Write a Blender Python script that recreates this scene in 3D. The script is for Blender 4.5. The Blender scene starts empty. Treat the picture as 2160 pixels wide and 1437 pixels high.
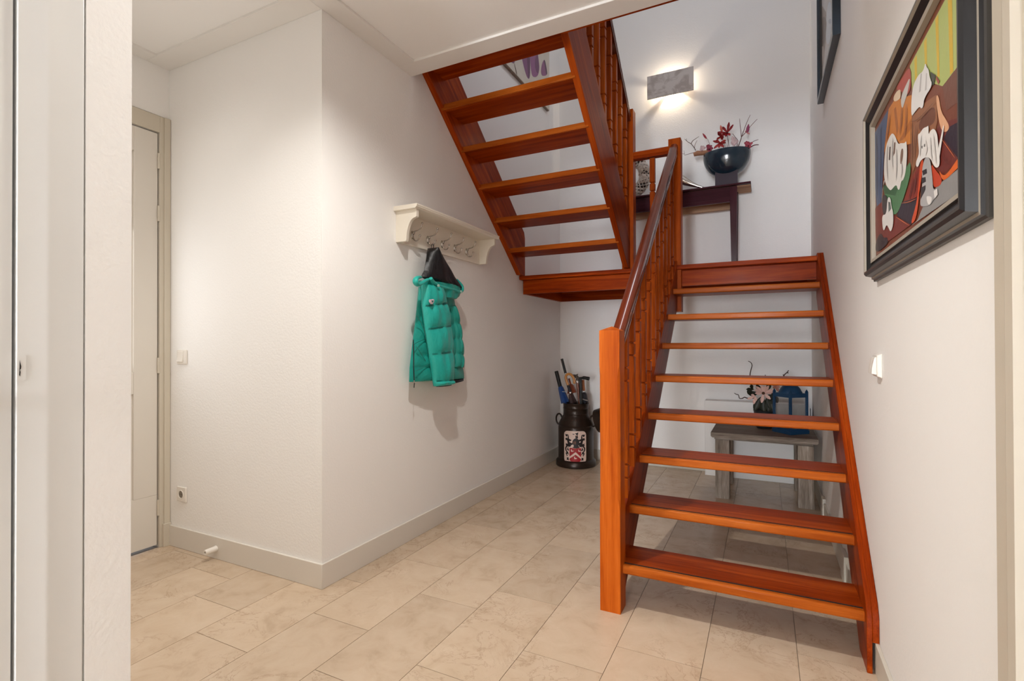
import bpy, bmesh, math, random
from mathutils import Vector, Matrix
random.seed(7)
PI = math.pi
D = bpy.data
S = bpy.context.scene
COL = S.collection

# ------------------------------------------------------------------ camera, world, lights, exposure
F_PX, YAW, PITCH, ROLL, CAM_H = 1071.22, 0.4614, 0.0068, -0.0028, 1.15
def cam_axes():
    c, s = math.cos(YAW), math.sin(YAW)
    fw = Vector((-s, c, 0)); rt = Vector((c, s, 0)); up = Vector((0, 0, 1))
    cp, sp = math.cos(PITCH), math.sin(PITCH)
    fw2 = fw*cp + up*sp; up2 = up*cp - fw*sp
    cr, sr = math.cos(ROLL), math.sin(ROLL)
    return rt*cr + up2*sr, up2*cr - rt*sr, fw2
RT, UP, FW = cam_axes()
cam = D.cameras.new('camera'); cam.sensor_width = 36; cam.lens = 36*F_PX/2160; cam.clip_start = .02
camo = D.objects.new('camera', cam); COL.objects.link(camo); S.camera = camo
camo.matrix_world = Matrix(((RT.x, UP.x, -FW.x, 0), (RT.y, UP.y, -FW.y, 0), (RT.z, UP.z, -FW.z, CAM_H), (0, 0, 0, 1)))

S.view_settings.view_transform = 'Standard'; S.view_settings.look = 'None'
S.view_settings.gamma = 1; S.view_settings.use_curve_mapping = False
S.view_settings.exposure = 0.30
w = D.worlds.new('world'); S.world = w; w.use_nodes = True
w.node_tree.nodes['Background'].inputs[0].default_value = (.62, .76, 1, 1)
w.node_tree.nodes['Background'].inputs[1].default_value = 1.0
S.cycles.max_bounces = 12; S.cycles.diffuse_bounces = 8; S.cycles.sample_clamp_indirect = 6
S.cycles.use_denoising = True

XD_L = -3.092
WARM = (1, .965, .905); COOL = (.90, .96, 1.04); UPC = (.93, .95, 1.0)
def spot(name, loc, watt, deg, blend, col=WARM, r=.03, target=None):
    l = D.lights.new(name, 'SPOT'); l.energy = watt; l.spot_size = math.radians(deg); l.spot_blend = blend
    l.color = col; l.shadow_soft_size = r
    o = D.objects.new(name, l); COL.objects.link(o); o.location = loc
    return o
def area(name, loc, rot, sx, sy, watt, col):
    l = D.lights.new(name, 'AREA'); l.shape = 'RECTANGLE'; l.size = sx; l.size_y = sy; l.energy = watt; l.color = col
    o = D.objects.new(name, l); COL.objects.link(o); o.location = loc; o.rotation_euler = rot
    return o
def point(name, loc, watt, col, r=.03):
    l = D.lights.new(name, 'POINT'); l.energy = watt; l.color = col; l.shadow_soft_size = r
    o = D.objects.new(name, l); COL.objects.link(o); o.location = loc
    return o
spot('ceiling_spot', (-2.02, 1.26, 2.735), 13, 96, 1)                 # recessed hall lights, except the added second one
spot('ceiling_spot', (-2.55, .95, 2.735), 12, 155, 1)  # added wide downlight to raise the ambient light in the left hall
spot('ceiling_spot', (-1.00, 1.38, 2.735), 98, 142, .9)
point('hall_fill_light', (-.42, -2.0, 2.30), 11, WARM, .08)                  # added fill light behind the camera, brightens ceiling and walls
area('daylight_from_behind', (-.25, -8.25, 1.35), (math.radians(90), 0, 0), 1.0, 2.4, 300, COOL)   # daylight from behind the camera; its window panel is added as fill
area('daylight_roof_window', (-.55, 3.1, 5.22), (0, 0, 0), .6, .9, 12, UPC)                        # roof window over the stairwell
SC = (-.7605, 4.8785, 3.5275)                                              # wall lamp centre on the back wall
point('wall_lamp_bulb', (SC[0], SC[1]-.066, SC[2]-.005), 3.9, (1, .84, .64), .005)

# ------------------------------------------------------------------ picture measurements -> points on real planes
def ray(px, py): return FW + RT*((px-1080)/F_PX) - UP*((py-718.5)/F_PX)
def at_x(px, py, X): d = ray(px, py); return Vector((0, 0, CAM_H)) + d*(X/d.x)
def at_y(px, py, Y): d = ray(px, py); return Vector((0, 0, CAM_H)) + d*(Y/d.y)
def at_z(px, py, Z): d = ray(px, py); return Vector((0, 0, CAM_H)) + d*((Z-CAM_H)/d.z)

# ------------------------------------------------------------------ materials
def lin(c): return c/12.92 if c <= .04045 else ((c+.055)/1.055)**2.4
def rgb(r, g, b): return (lin(r/255), lin(g/255), lin(b/255), 1)
def newmat(name):
    m = D.materials.new(name); m.use_nodes = True
    nt = m.node_tree; return m, nt, nt.nodes, nt.links, nt.nodes['Principled BSDF']
_flat = {}
def flat(name, col, rough=.5, metal=0, bump=0, bscale=200, coat=0, spec=.5, var=.06):
    """plain paint / metal / cloth with a slight procedural mottling and relief"""
    if name in _flat: return _flat[name]
    m, nt, N, L, b = newmat(name)
    b.inputs['Roughness'].default_value = rough; b.inputs['Metallic'].default_value = metal
    b.inputs['Coat Weight'].default_value = coat; b.inputs['Specular IOR Level'].default_value = spec
    tc = N.new('ShaderNodeTexCoord'); nz = N.new('ShaderNodeTexNoise'); nz.inputs['Scale'].default_value = 6
    nz.inputs['Detail'].default_value = 4
    L.new(tc.outputs['Object'], nz.inputs['Vector'])
    mx = N.new('ShaderNodeMix'); mx.data_type = 'RGBA'
    c = col; mx.inputs[6].default_value = (c[0]*(1-var), c[1]*(1-var), c[2]*(1-var), 1)
    mx.inputs[7].default_value = (min(1, c[0]*(1+var)), min(1, c[1]*(1+var)), min(1, c[2]*(1+var)), 1)
    L.new(nz.outputs['Fac'], mx.inputs[0]); L.new(mx.outputs[2], b.inputs['Base Color'])
    if bump:
        n2 = N.new('ShaderNodeTexNoise'); n2.inputs['Scale'].default_value = bscale; n2.inputs['Detail'].default_value = 3
        bp = N.new('ShaderNodeBump'); bp.inputs['Strength'].default_value = bump; bp.inputs['Distance'].default_value = .002
        L.new(tc.outputs['Object'], n2.inputs['Vector']); L.new(n2.outputs['Fac'], bp.inputs['Height']); L.new(bp.outputs['Normal'], b.inputs['Normal'])
    _flat[name] = m; return m
def wood(name, axis, cols, rough=.36, coat=.04, rot=0.0, scale=1.0, streak=1.0):
    """grain runs along axis (0,1,2), optionally turned about X by rot"""
    m, nt, N, L, b = newmat(name)
    tc = N.new('ShaderNodeTexCoord'); oi = N.new('ShaderNodeObjectInfo')
    ad = N.new('ShaderNodeVectorMath'); ad.operation = 'MULTIPLY_ADD'
    ad.inputs[1].default_value = (7.3, 11.1, 5.7)
    L.new(oi.outputs['Random'], ad.inputs[0]); L.new(tc.outputs['Object'], ad.inputs[2])
    vr = N.new('ShaderNodeVectorRotate'); vr.rotation_type = 'X_AXIS'; vr.inputs['Angle'].default_value = rot
    L.new(ad.outputs[0], vr.inputs['Vector'])
    mp = N.new('ShaderNodeMapping'); sc = [22*scale]*3; sc[axis] = 1.1*scale; mp.inputs['Scale'].default_value = sc
    L.new(vr.outputs[0], mp.inputs['Vector'])
    n1 = N.new('ShaderNodeTexNoise'); n1.inputs['Scale'].default_value = 1.0; n1.inputs['Detail'].default_value = 5; n1.inputs['Roughness'].default_value = .6; n1.inputs['Distortion'].default_value = .6
    mp2 = N.new('ShaderNodeMapping'); s2 = [260*scale]*3; s2[axis] = 9*scale; mp2.inputs['Scale'].default_value = s2
    L.new(vr.outputs[0], mp2.inputs['Vector'])
    n2 = N.new('ShaderNodeTexNoise'); n2.inputs['Scale'].default_value = 1.0; n2.inputs['Detail'].default_value = 2
    L.new(mp.outputs[0], n1.inputs['Vector']); L.new(mp2.outputs[0], n2.inputs['Vector'])
    mx = N.new('ShaderNodeMath'); mx.operation = 'MULTIPLY_ADD'; mx.inputs[1].default_value = .28*streak
    L.new(n2.outputs['Fac'], mx.inputs[0]); 
    sb = N.new('ShaderNodeMath'); sb.operation = 'SUBTRACT'; sb.inputs[1].default_value = .14*streak
    L.new(n1.outputs['Fac'], sb.inputs[0]); L.new(sb.outputs[0], mx.inputs[2])
    cr = N.new('ShaderNodeValToRGB'); e = cr.color_ramp.elements
    e[0].position = .28; e[0].color = cols[0]; e[1].position = .72; e[1].color = cols[2]
    k = e.new(.5); k.color = cols[1]
    L.new(mx.outputs[0], cr.inputs[0]); 
    hv = N.new('ShaderNodeHueSaturation'); mr = N.new('ShaderNodeMapRange'); mr.inputs[3].default_value = .86; mr.inputs[4].default_value = 1.14
    L.new(oi.outputs['Random'], mr.inputs[0]); L.new(mr.outputs[0], hv.inputs['Value']); L.new(cr.outputs[0], hv.inputs['Color'])
    L.new(hv.outputs[0], b.inputs['Base Color'])
    b.inputs['Roughness'].default_value = rough; b.inputs['Coat Weight'].default_value = coat; b.inputs['Coat Roughness'].default_value = .12; b.inputs['Specular IOR Level'].default_value = .05
    bp = N.new('ShaderNodeBump'); bp.inputs['Strength'].default_value = .05; bp.inputs['Distance'].default_value = .001
    L.new(n2.outputs['Fac'], bp.inputs['Height']); L.new(bp.outputs['Normal'], b.inputs['Normal'])
    return m
def plaster(name, col, bump=.35):
    m, nt, N, L, b = newmat(name)
    b.inputs['Base Color'].default_value = col; b.inputs['Roughness'].default_value = .85; b.inputs['Specular IOR Level'].default_value = .2
    tc = N.new('ShaderNodeTexCoord'); n = N.new('ShaderNodeTexNoise'); n.inputs['Scale'].default_value = 95; n.inputs['Detail'].default_value = 4
    n2 = N.new('ShaderNodeTexNoise'); n2.inputs['Scale'].default_value = 14; n2.inputs['Detail'].default_value = 3
    ad = N.new('ShaderNodeMath'); ad.operation = 'MULTIPLY_ADD'; ad.inputs[1].default_value = .5
    L.new(tc.outputs['Object'], n.inputs['Vector']); L.new(tc.outputs['Object'], n2.inputs['Vector'])
    L.new(n2.outputs['Fac'], ad.inputs[0]); L.new(n.outputs['Fac'], ad.inputs[2])
    bp = N.new('ShaderNodeBump'); bp.inputs['Strength'].default_value = bump; bp.inputs['Distance'].default_value = .0025
    L.new(ad.outputs[0], bp.inputs['Height']); L.new(bp.outputs['Normal'], b.inputs['Normal'])
    return m
def marble():
    m, nt, N, L, b = newmat('cream_marble')
    tc = N.new('ShaderNodeTexCoord'); oi = N.new('ShaderNodeObjectInfo')
    ad = N.new('ShaderNodeVectorMath'); ad.operation = 'MULTIPLY_ADD'; ad.inputs[1].default_value = (37, 53, 19)
    L.new(oi.outputs['Random'], ad.inputs[0]); L.new(tc.outputs['Object'], ad.inputs[2])
    cl = N.new('ShaderNodeTexNoise'); cl.inputs['Scale'].default_value = 8; cl.inputs['Detail'].default_value = 7; cl.inputs['Roughness'].default_value = .62; cl.inputs['Distortion'].default_value = .5
    L.new(ad.outputs[0], cl.inputs['Vector'])
    cr = N.new('ShaderNodeValToRGB'); e = cr.color_ramp.elements
    e[0].position = .25; e[0].color = (.45, .335, .23, 1); e[1].position = .72; e[1].color = (.60, .475, .355, 1)
    k = e.new(.44); k.color = (.545, .418, .30, 1)
    L.new(cl.outputs['Fac'], cr.inputs[0])
    # thin dark veins
    vn = N.new('ShaderNodeTexNoise'); vn.inputs['Scale'].default_value = 5.5; vn.inputs['Detail'].default_value = 8; vn.inputs['Roughness'].default_value = .68; vn.inputs['Distortion'].default_value = 1.2
    o2 = N.new('ShaderNodeVectorMath'); o2.operation = 'ADD'; o2.inputs[1].default_value = (3.1, 8.7, 1.3)
    L.new(ad.outputs[0], o2.inputs[0]); L.new(o2.outputs[0], vn.inputs['Vector'])
    s1 = N.new('ShaderNodeMath'); s1.operation = 'SUBTRACT'; s1.inputs[1].default_value = .5; L.new(vn.outputs['Fac'], s1.inputs[0])
    a1 = N.new('ShaderNodeMath'); a1.operation = 'ABSOLUTE'; L.new(s1.outputs[0], a1.inputs[0])
    mr = N.new('ShaderNodeMapRange'); mr.inputs[1].default_value = 0; mr.inputs[2].default_value = .016; mr.inputs[3].default_value = 1; mr.inputs[4].default_value = 0
    L.new(a1.outputs[0], mr.inputs[0])
    gt = N.new('ShaderNodeTexNoise'); gt.inputs['Scale'].default_value = 3; L.new(o2.outputs[0], gt.inputs['Vector'])
    mg = N.new('ShaderNodeMapRange'); mg.inputs[1].default_value = .45; mg.inputs[2].default_value = .60; L.new(gt.outputs['Fac'], mg.inputs[0])
    mm = N.new('ShaderNodeMath'); mm.operation = 'MULTIPLY'; L.new(mr.outputs[0], mm.inputs[0]); L.new(mg.outputs[0], mm.inputs[1])
    m2 = N.new('ShaderNodeMath'); m2.operation = 'MULTIPLY'; m2.inputs[1].default_value = .5; L.new(mm.outputs[0], m2.inputs[0])
    mx = N.new('ShaderNodeMix'); mx.data_type = 'RGBA'; mx.inputs[7].default_value = (.27, .165, .095, 1)
    L.new(m2.outputs[0], mx.inputs[0]); L.new(cr.outputs[0], mx.inputs[6])
    hv = N.new('ShaderNodeHueSaturation'); r2 = N.new('ShaderNodeMapRange'); r2.inputs[3].default_value = .91; r2.inputs[4].default_value = 1.08
    L.new(oi.outputs['Random'], r2.inputs[0]); L.new(r2.outputs[0], hv.inputs['Value']); L.new(mx.outputs[2], hv.inputs['Color'])
    L.new(hv.outputs[0], b.inputs['Base Color'])
    b.inputs['Roughness'].default_value = .27; b.inputs['Specular IOR Level'].default_value = .45
    return m

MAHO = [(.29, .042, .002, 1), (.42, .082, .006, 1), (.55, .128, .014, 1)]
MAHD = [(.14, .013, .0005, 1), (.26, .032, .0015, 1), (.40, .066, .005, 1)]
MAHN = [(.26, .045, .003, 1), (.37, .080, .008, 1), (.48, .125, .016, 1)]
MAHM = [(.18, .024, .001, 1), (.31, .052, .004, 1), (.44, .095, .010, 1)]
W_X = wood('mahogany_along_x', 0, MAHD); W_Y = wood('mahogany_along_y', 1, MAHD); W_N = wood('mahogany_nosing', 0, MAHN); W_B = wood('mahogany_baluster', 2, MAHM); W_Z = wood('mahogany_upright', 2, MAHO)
SL1 = math.atan(.869); SL2 = math.atan(.818)
W_S1 = wood('mahogany_lower_slope', 1, MAHD, rot=-SL1); W_S2 = wood('mahogany_upper_slope', 1, MAHD, rot=SL2)
W_RAIL = wood('mahogany_handrail', 1, [(.085, .013, .004, 1), (.13, .022, .007, 1), (.18, .035, .011, 1)], rough=.3, coat=1.0, rot=-SL1)
W_RAIL2 = wood('mahogany_handrail_upper', 1, [(.085, .013, .004, 1), (.13, .022, .007, 1), (.18, .035, .011, 1)], rough=.3, coat=1.0, rot=SL2)
OAK = [(.13, .098, .074, 1), (.26, .215, .175, 1), (.42, .36, .30, 1)]
O_X = wood('weathered_oak_along_x', 0, OAK, rough=.6, coat=0, scale=1.6, streak=2.2); O_Z = wood('weathered_oak_upright', 2, OAK, rough=.6, coat=0, scale=1.6, streak=2.2)
PLUM = [(.030, .008, .012, 1), (.046, .012, .018, 1), (.065, .018, .025, 1)]
T_X = wood('plum_stained_wood', 0, PLUM, rough=.3, coat=.3); T_Z = wood('plum_stained_wood_upright', 2, PLUM, rough=.3, coat=.3)
RAW = wood('raw_pine', 0, [(.34, .20, .12, 1), (.46, .29, .18, 1), (.54, .37, .24, 1)], rough=.6, coat=0)

M_WALL = plaster('white_plaster', (.87, .86, .845, 1)); M_CEIL = plaster('ceiling_paint', (.87, .86, .845, 1), .08)
M_TRIM = flat('white_trim_paint', (.80, .78, .75, 1), .4, var=.02)
M_BASE = flat('greige_skirting', (.70, .66, .60, 1), .45, var=.02)
M_BASE2 = flat('cream_skirting', (.62, .58, .50, 1), .45, var=.02)
M_CASE = flat('beige_door_paint', (.60, .545, .45, 1), .42, var=.02)
M_DOOR = flat('door_leaf_paint', (.70, .66, .60, 1), .4, var=.02)
M_JAMB = flat('near_door_paint', (.74, .745, .735, 1), .4, var=.02)
M_GROUT = flat('grout', (.30, .235, .17, 1), .9)
M_MARB = marble()
M_DARK = flat('dark_gap', (.012, .010, .009, 1), .8)
M_PLAST = flat('switch_plastic', (.78, .74, .68, 1), .35, var=.01)
M_CHROME = flat('nickel', (.52, .49, .45, 1), .16, 1, var=.03)
M_STEEL = flat('hinge_metal', (.62, .57, .48, 1), .35, .3)

# ------------------------------------------------------------------ mesh building
class MB:
    def __init__(s): s.v = []; s.f = []; s.m = []
    def add(s, vs, fs, mi=0):
        o = len(s.v); s.v += [tuple(v) for v in vs]; s.f += [tuple(i+o for i in f) for f in fs]; s.m += [mi]*len(fs); return s
    def box(s, x0, x1, y0, y1, z0, z1, mi=0):
        vs = [(x, y, z) for x in (x0, x1) for y in (y0, y1) for z in (z0, z1)]
        return s.add(vs, [(0, 1, 3, 2), (4, 6, 7, 5), (0, 4, 5, 1), (2, 3, 7, 6), (0, 2, 6, 4), (1, 5, 7, 3)], mi)
    def prism(s, pts, ax, a0, a1, mi=0):
        """2-D outline pushed along axis ax; pts are the other two coordinates in x,y,z order"""
        n = len(pts)
        def mk(p, a): q = list(p); q.insert(ax, a); return tuple(q)
        vs = [mk(p, a0) for p in pts] + [mk(p, a1) for p in pts]
        fs = [tuple(range(n))[::-1], tuple(range(n, 2*n))] + [(i, (i+1) % n, n+(i+1) % n, n+i) for i in range(n)]
        return s.add(vs, fs, mi)
    def tube(s, path, r, n=10, cap=True, mi=0, flatten=None):
        P = [Vector(p) for p in path]; R = r if isinstance(r, (list, tuple)) else [r]*len(P)
        vs = []; prev = None
        for i, p in enumerate(P):
            t = (P[min(i+1, len(P)-1)] - P[max(i-1, 0)]).normalized()
            if prev is None:
                a = Vector((0, 0, 1)) if abs(t.z) < .9 else Vector((1, 0, 0)); nrm = t.cross(a).normalized()
            else:
                nrm = (prev - t*prev.dot(t)).normalized()
            prev = nrm; bi = t.cross(nrm)
            for k in range(n):
                a = 2*PI*k/n; vs.append(p + (nrm*math.cos(a) + bi*math.sin(a)*(flatten or 1))*R[i])
        fs = [(i*n+k, i*n+(k+1) % n, (i+1)*n+(k+1) % n, (i+1)*n+k) for i in range(len(P)-1) for k in range(n)]
        if cap: fs += [tuple(range(n))[::-1], tuple(range((len(P)-1)*n, len(P)*n))]
        return s.add(vs, fs, mi)
    def rings(s, rings, mi=0, cap=True):
        n = len(rings[0]); vs = [v for r in rings for v in r]
        fs = [(i*n+k, i*n+(k+1) % n, (i+1)*n+(k+1) % n, (i+1)*n+k) for i in range(len(rings)-1) for k in range(n)]
        if cap: fs += [tuple(range(n))[::-1], tuple(range((len(rings)-1)*n, len(rings)*n))]
        return s.add(vs, fs, mi)
    def lathe(s, prof, c, n=32, mi=0, cap=True):
        """prof: (radius, z) list about a vertical axis at c"""
        return s.rings([[(c[0]+r*math.cos(2*PI*k/n), c[1]+r*math.sin(2*PI*k/n), c[2]+z) for k in range(n)] for r, z in prof], mi, cap)
    def ball(s, c, r, n=12, m=8, mi=0, sc=(1, 1, 1)):
        rs = []
        for i in range(m+1):
            a = -PI/2 + PI*i/m; rr = max(.0001, math.cos(a))
            rs.append([(c[0]+r*sc[0]*rr*math.cos(2*PI*k/n), c[1]+r*sc[1]*rr*math.sin(2*PI*k/n), c[2]+r*sc[2]*math.sin(a)) for k in range(n)])
        return s.rings(rs, mi)
    def xform(s, M):
        s.v = [tuple(M @ Vector(v)) for v in s.v]; return s
def wloc(o):
    v = Vector((0, 0, 0))
    while o: v += o.location; o = o.parent
    return v
def obj(name, mb, mats, parent=None, smooth=None, bevel=None, seg=2, loc=None):
    me = D.meshes.new(name)
    off = wloc(parent) if parent else Vector((0, 0, 0))
    if loc is not None: off = off*0
    me.from_pydata([tuple(Vector(v)-off) for v in mb.v], [], mb.f)
    for m in (mats if isinstance(mats, (list, tuple)) else [mats]): me.materials.append(m)
    for p, mi in zip(me.polygons, mb.m): p.material_index = mi
    bm = bmesh.new(); bm.from_mesh(me); bmesh.ops.recalc_face_normals(bm, faces=bm.faces); bm.to_mesh(me); bm.free()
    o = D.objects.new(name, me); COL.objects.link(o)
    if parent: o.parent = parent
    if loc is not None: o.location = Vector(loc) - (wloc(parent) if parent else Vector((0, 0, 0)))
    if bevel:
        b = o.modifiers.new('bevel', 'BEVEL'); b.width = bevel; b.segments = seg; b.limit_method = 'ANGLE'; b.angle_limit = math.radians(40)
    if smooth or bevel:
        for p in me.polygons: p.use_smooth = True
        me.set_sharp_from_angle(angle=math.radians(smooth if isinstance(smooth, (int, float)) and smooth > 1 else 38))
    return o
def tag(o, label=None, cat=None, group=None, kind=None):
    if label: o['label'] = label
    if cat: o['category'] = cat
    if group: o['group'] = group
    if kind: o['kind'] = kind
    return o
def thing(name, label, cat, loc, group=None):
    o = D.objects.new(name, None); COL.objects.link(o); o.location = loc; o.empty_display_size = .05
    return tag(o, label, cat, group)
def struct(name, mb, mat, label=None, parent=None, **k):
    o = obj(name, mb, mat, parent, **k)
    if not parent: tag(o, label, None, None, 'structure')
    return o
def instance(src, parent, loc):
    o = src.copy(); COL.objects.link(o); o.parent = parent; o.location = Vector(loc) - wloc(parent); return o

# ------------------------------------------------------------------ room shell
XA, YA, YB, XR, XD, ZC, YO = -1.8744, 1.7505, 4.8785, .3508, -3.092, 2.743, 2.434
XN, YN = -1.2, .6037          # near wall beside the camera and its end
ZT = 5.4
struct('wall_left', MB().box(-3.4, XA, YA, YB+.15, -.05, ZT), M_WALL, 'white plastered wall block carrying the coat rack, left of the stairs')
struct('wall_back', MB().box(XA, XR, YB, YB+.15, -.05, ZT), M_WALL, 'white back wall behind the landing with the wall lamp')
struct('wall_right', MB().box(XR, XR+.15, -8.6, YB+.15, -.05, ZT), M_WALL, 'long white wall on the right with the cat painting')
struct('wall_near_left', MB().box(-3.4, XN, .5225, YN, -.05, 3.0).box(-3.4, XN-.06, -8.6, .5225, -.05, 3.0).box(XN-.06, XN, -8.6, -.52, -.05, 3.0).box(XN-.06, XN, -.52, .5225, 2.42, 3.0), M_WALL, 'bright white plastered wall end at the left edge of the photo')
dw = MB().box(XD-.15, XD, YN, .80, -.05, ZT).box(XD-.15, XD, .80, YA, 2.4606, ZT)
struct('wall_far_left', dw, M_WALL, 'white wall above the beige door on the far left')
struct('wall_front', MB().box(XN-.1, XR+.15, -8.6, -8.38, -.05, 3.0), M_WALL, 'white wall behind the camera')
fl = struct('floor', MB().box(-3.4, XR+.1, -8.6, YB+.1, -.12, -.004), M_GROUT, 'cream marble tile floor of the hall')
ce = struct('ceiling', MB().box(-3.4, XR+.15, -8.6, YO, ZC+.012, ZC+.30), M_CEIL, 'flat white hall ceiling')
struct('trim_1', MB().box(XA, XR, 2.311, YO, ZC, ZC+.30), M_TRIM, 'white ceiling border along the stair opening', bevel=.002)
struct('trim_2', MB().box(XA, XA+.1135, YA-.125, 2.311, ZC, ZC+.02), M_TRIM, 'white ceiling border above the coat rack wall', bevel=.002)
struct('trim_3', MB().box(XD, XA, YA-.125, YA, ZC, ZC+.02), M_TRIM, 'white ceiling border above the left hall wall', bevel=.002)
struct('trim_4', MB().box(XD, XD+.10, YN, YA-.125, ZC, ZC+.02), M_TRIM, 'white ceiling border above the beige door', bevel=.002)
struct('trim_5', MB().box(-.925, XR, YO, YO+.012, ZC, ZC+.32), W_X, 'thin brown board edging the stair opening')
# upper floor and roof over the stairwell
struct('trim_6', MB().box(XA, XR, YO-.05, YO, ZC+.30, ZC+.34), M_TRIM, 'upper floor edge above the stair opening')
struct('wall_upper', MB().box(-3.4, XR+.15, -.15, 0, 3.0, ZT), M_WALL, 'wall of the upper hall, out of sight')
struct('wall_upper_left', MB().box(-3.4, XA, 0, YA, 3.06, ZT), M_WALL, 'side wall of the upper hall, out of sight')
ur = MB().box(-3.4, -.95, -.15, YB+.15, ZT-.15, ZT).box(-.15, XR+.15, -.15, YB+.15, ZT-.15, ZT).box(-.95, -.15, -.15, 2.55, ZT-.15, ZT).box(-.95, -.15, 3.65, YB+.15, ZT-.15, ZT)
struct('ceiling_upper', ur, M_CEIL, 'upper ceiling with the roof window opening, out of sight')

wf = MB()
for x in (-.80, -.25, .30): wf.box(x-.03, x+.03, -8.38, -8.32, .1, 2.6)
for z in (.13, 2.57): wf.box(-.83, .33, -8.38, -8.32, z-.03, z+.03)
struct('added_window_frame', wf, M_TRIM, 'added white frame around the daylight panel behind the camera')  # frame added around the unseen daylight panel
# skirting
BH = .117
struct('baseboard_left', MB().prism([(XD, YA), (XD, YA-.012), (XA+.012, YA-.012), (XA+.012, YB), (XA, YB), (XA, YA)], 2, 0, BH), M_BASE, 'greige skirting board along the left hall wall and coat wall', bevel=.0025)
struct('baseboard_back', MB().box(XA+.012, -.475, YB-.012, YB, 0, .105), M_BASE2, 'cream skirting board below the back wall', bevel=.0025)
bb = MB().box(XR-.012, XR, 1.103, YB-.15, 0, .108).box(XR-.02, XR, 2.86, 2.985, 0, .135).box(XR-.02, XR, 3.86, 3.95, 0, .135)
struct('baseboard_right', bb, M_BASE2, 'cream skirting board along the right wall', bevel=.0025)

# tiles
TW, TL = .3065, .61
ph = {-7: 1.443, -6: 1.263, -5: 1.575, -4: 1.913, -3: 1.484, -2: 1.73, -1: 1.30, 0: 1.86, 1: 1.55, -8: 1.62, -9: 1.10, -10: 1.4}
k0 = -.204
for k in range(-10, 3):
    a, b_ = k0+TW*(k-1)+TW*0, k0+TW*k
    a = max(a, XD); b_ = min(b_, XR)
    if b_-a < .01: continue
    y = ph.get(k-1+0, 1.5) - 11*TL
    while y < YB:
        y0, y1 = y, y+TL; y += TL
        lo = -4.37 if a >= XN else YN
        hi = YA if b_ <= XA+.001 else YB
        y0c, y1c = max(y0, lo), min(y1, hi)
        if y1c-y0c < .01: continue
        g = .0011; mb = MB()
        if a < XA-.001 < b_ and y1c > YA:
            if y0c >= YA: mb.box(XA, b_-g, y0c+g, y1c-g, -.004, 0)
            else: mb.prism([(a+g, y0c+g), (b_-g, y0c+g), (b_-g, y1c-g), (XA, y1c-g), (XA, YA), (a+g, YA)], 2, -.004, 0)
        elif a < XN < b_ and y0c < YN and y0c < lo+.001 and k: mb.box(a+g, b_-g, y0c+g, y1c-g, -.004, 0)
        else: mb.box(a+g, b_-g, y0c+g, y1c-g, -.004, 0)
        obj('tile', mb, M_MARB, fl)

# ------------------------------------------------------------------ doors
d1 = thing('door_1', 'beige panelled door with four hinges at the far left of the hall', None, (XD, 1.25, 0)); d1['kind'] = 'structure'
obj('door_frame', MB().box(XD-.06, XD+.012, 1.694, 1.749, 0, 2.455).box(XD-.06, XD+.0119, .80, 1.694, 2.362, 2.4549).box(XD-.06, XD+.012, .74, .80, 0, 2.455)
    .box(XD+.012, XD+.02, 1.716, 1.749, 0, 2.455), M_CASE, d1, bevel=.002)
obj('plinth_block', MB().box(XD+.012, XD+.03, 1.708, 1.749, 0, .13), M_CASE, d1, bevel=.002)
leaf = MB().box(XD-.04, XD, .806, 1.6885, .016, .30).box(XD-.04, XD, 1.567, 1.6885, .30, 2.356).box(XD-.04, XD, .806, .93, .30, 2.356).box(XD-.04, XD, .93, 1.567, 2.22, 2.356)
leaf.box(XD-.04, XD, .93, 1.567, .88, 1.0)
lf = obj('door_leaf', leaf, M_DOOR, d1, bevel=.002)
obj('door_panel', MB().box(XD-.03, XD-.012, .93, 1.567, .30, .88), M_DOOR, lf)
M_PANE, nt_, N_, L_, b_p = newmat('daylit_glass')
b_p.inputs['Base Color'].default_value = (.85, .88, .9, 1); b_p.inputs['Emission Color'].default_value = (1, 1, 1, 1); b_p.inputs['Emission Strength'].default_value = 1.6
tg = obj('door_panel', MB().box(XD-.03, XD-.012, .93, 1.567, 1.0, 2.22), M_DOOR, lf)
pane = obj('window_pane', MB().box(XD-.012, XD-.008, 1.0, 1.552, 1.02, 1.78), M_PANE, tg); pane['label'] = 'bright daylit glass pane'
for z in (2.154, 1.855, .99, .183):
    h = MB().tube([(XD+.006, 1.692, z), (XD+.006, 1.692, z+.088)], .0075, 10)
    for i in range(1, 4): h.tube([(XD+.006, 1.692, z+.022*i-.001), (XD+.006, 1.692, z+.022*i+.001)], .0083, 10)
    obj('hinge', h, M_STEEL, d1, smooth=40)

d2 = thing('door_2', 'white door and moulded frame cut off by the left edge of the photo', None, (XN, .1, 0)); d2['kind'] = 'structure'
obj('door_frame', MB().prism([(XN-.05, .4197), (XN+.0, .4197), (XN+.0, .4540), (XN+.0014, .4600), (XN+.0014, .4665), (XN+.0004, .470), (XN+.0004, .5185), (XN-.004, .5215), (XN-.05, .5225)], 2, 0, 2.42), M_JAMB, d2, bevel=.001)
obj('door_leaf', MB().box(XN-.045, XN-.004, -.48, .4148, .01, 2.40), M_JAMB, d2, bevel=.001)
obj('gap_shade', MB().box(XN-.055, XN-.05, -.5, .4225, .0, 2.42), M_DARK, d2)  # near-black sheet, paints the shade inside the door gap
sp = obj('strike_plate', MB().prism([(.4199, 1.087), (.4315, 1.087), (.4325, 1.089), (.4325, 1.1315), (.4199, 1.1325)], 0, XN, XN+.0012), M_JAMB, d2)
obj('latch_slot', MB().prism([(.4235, 1.123), (.4255, 1.112), (.4252, 1.108), (.4238, 1.106), (.4246, 1.102), (.424, 1.094), (.4228, 1.097), (.4232, 1.104)], 0, XN+.0012, XN+.0018), M_DARK, sp)
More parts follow.
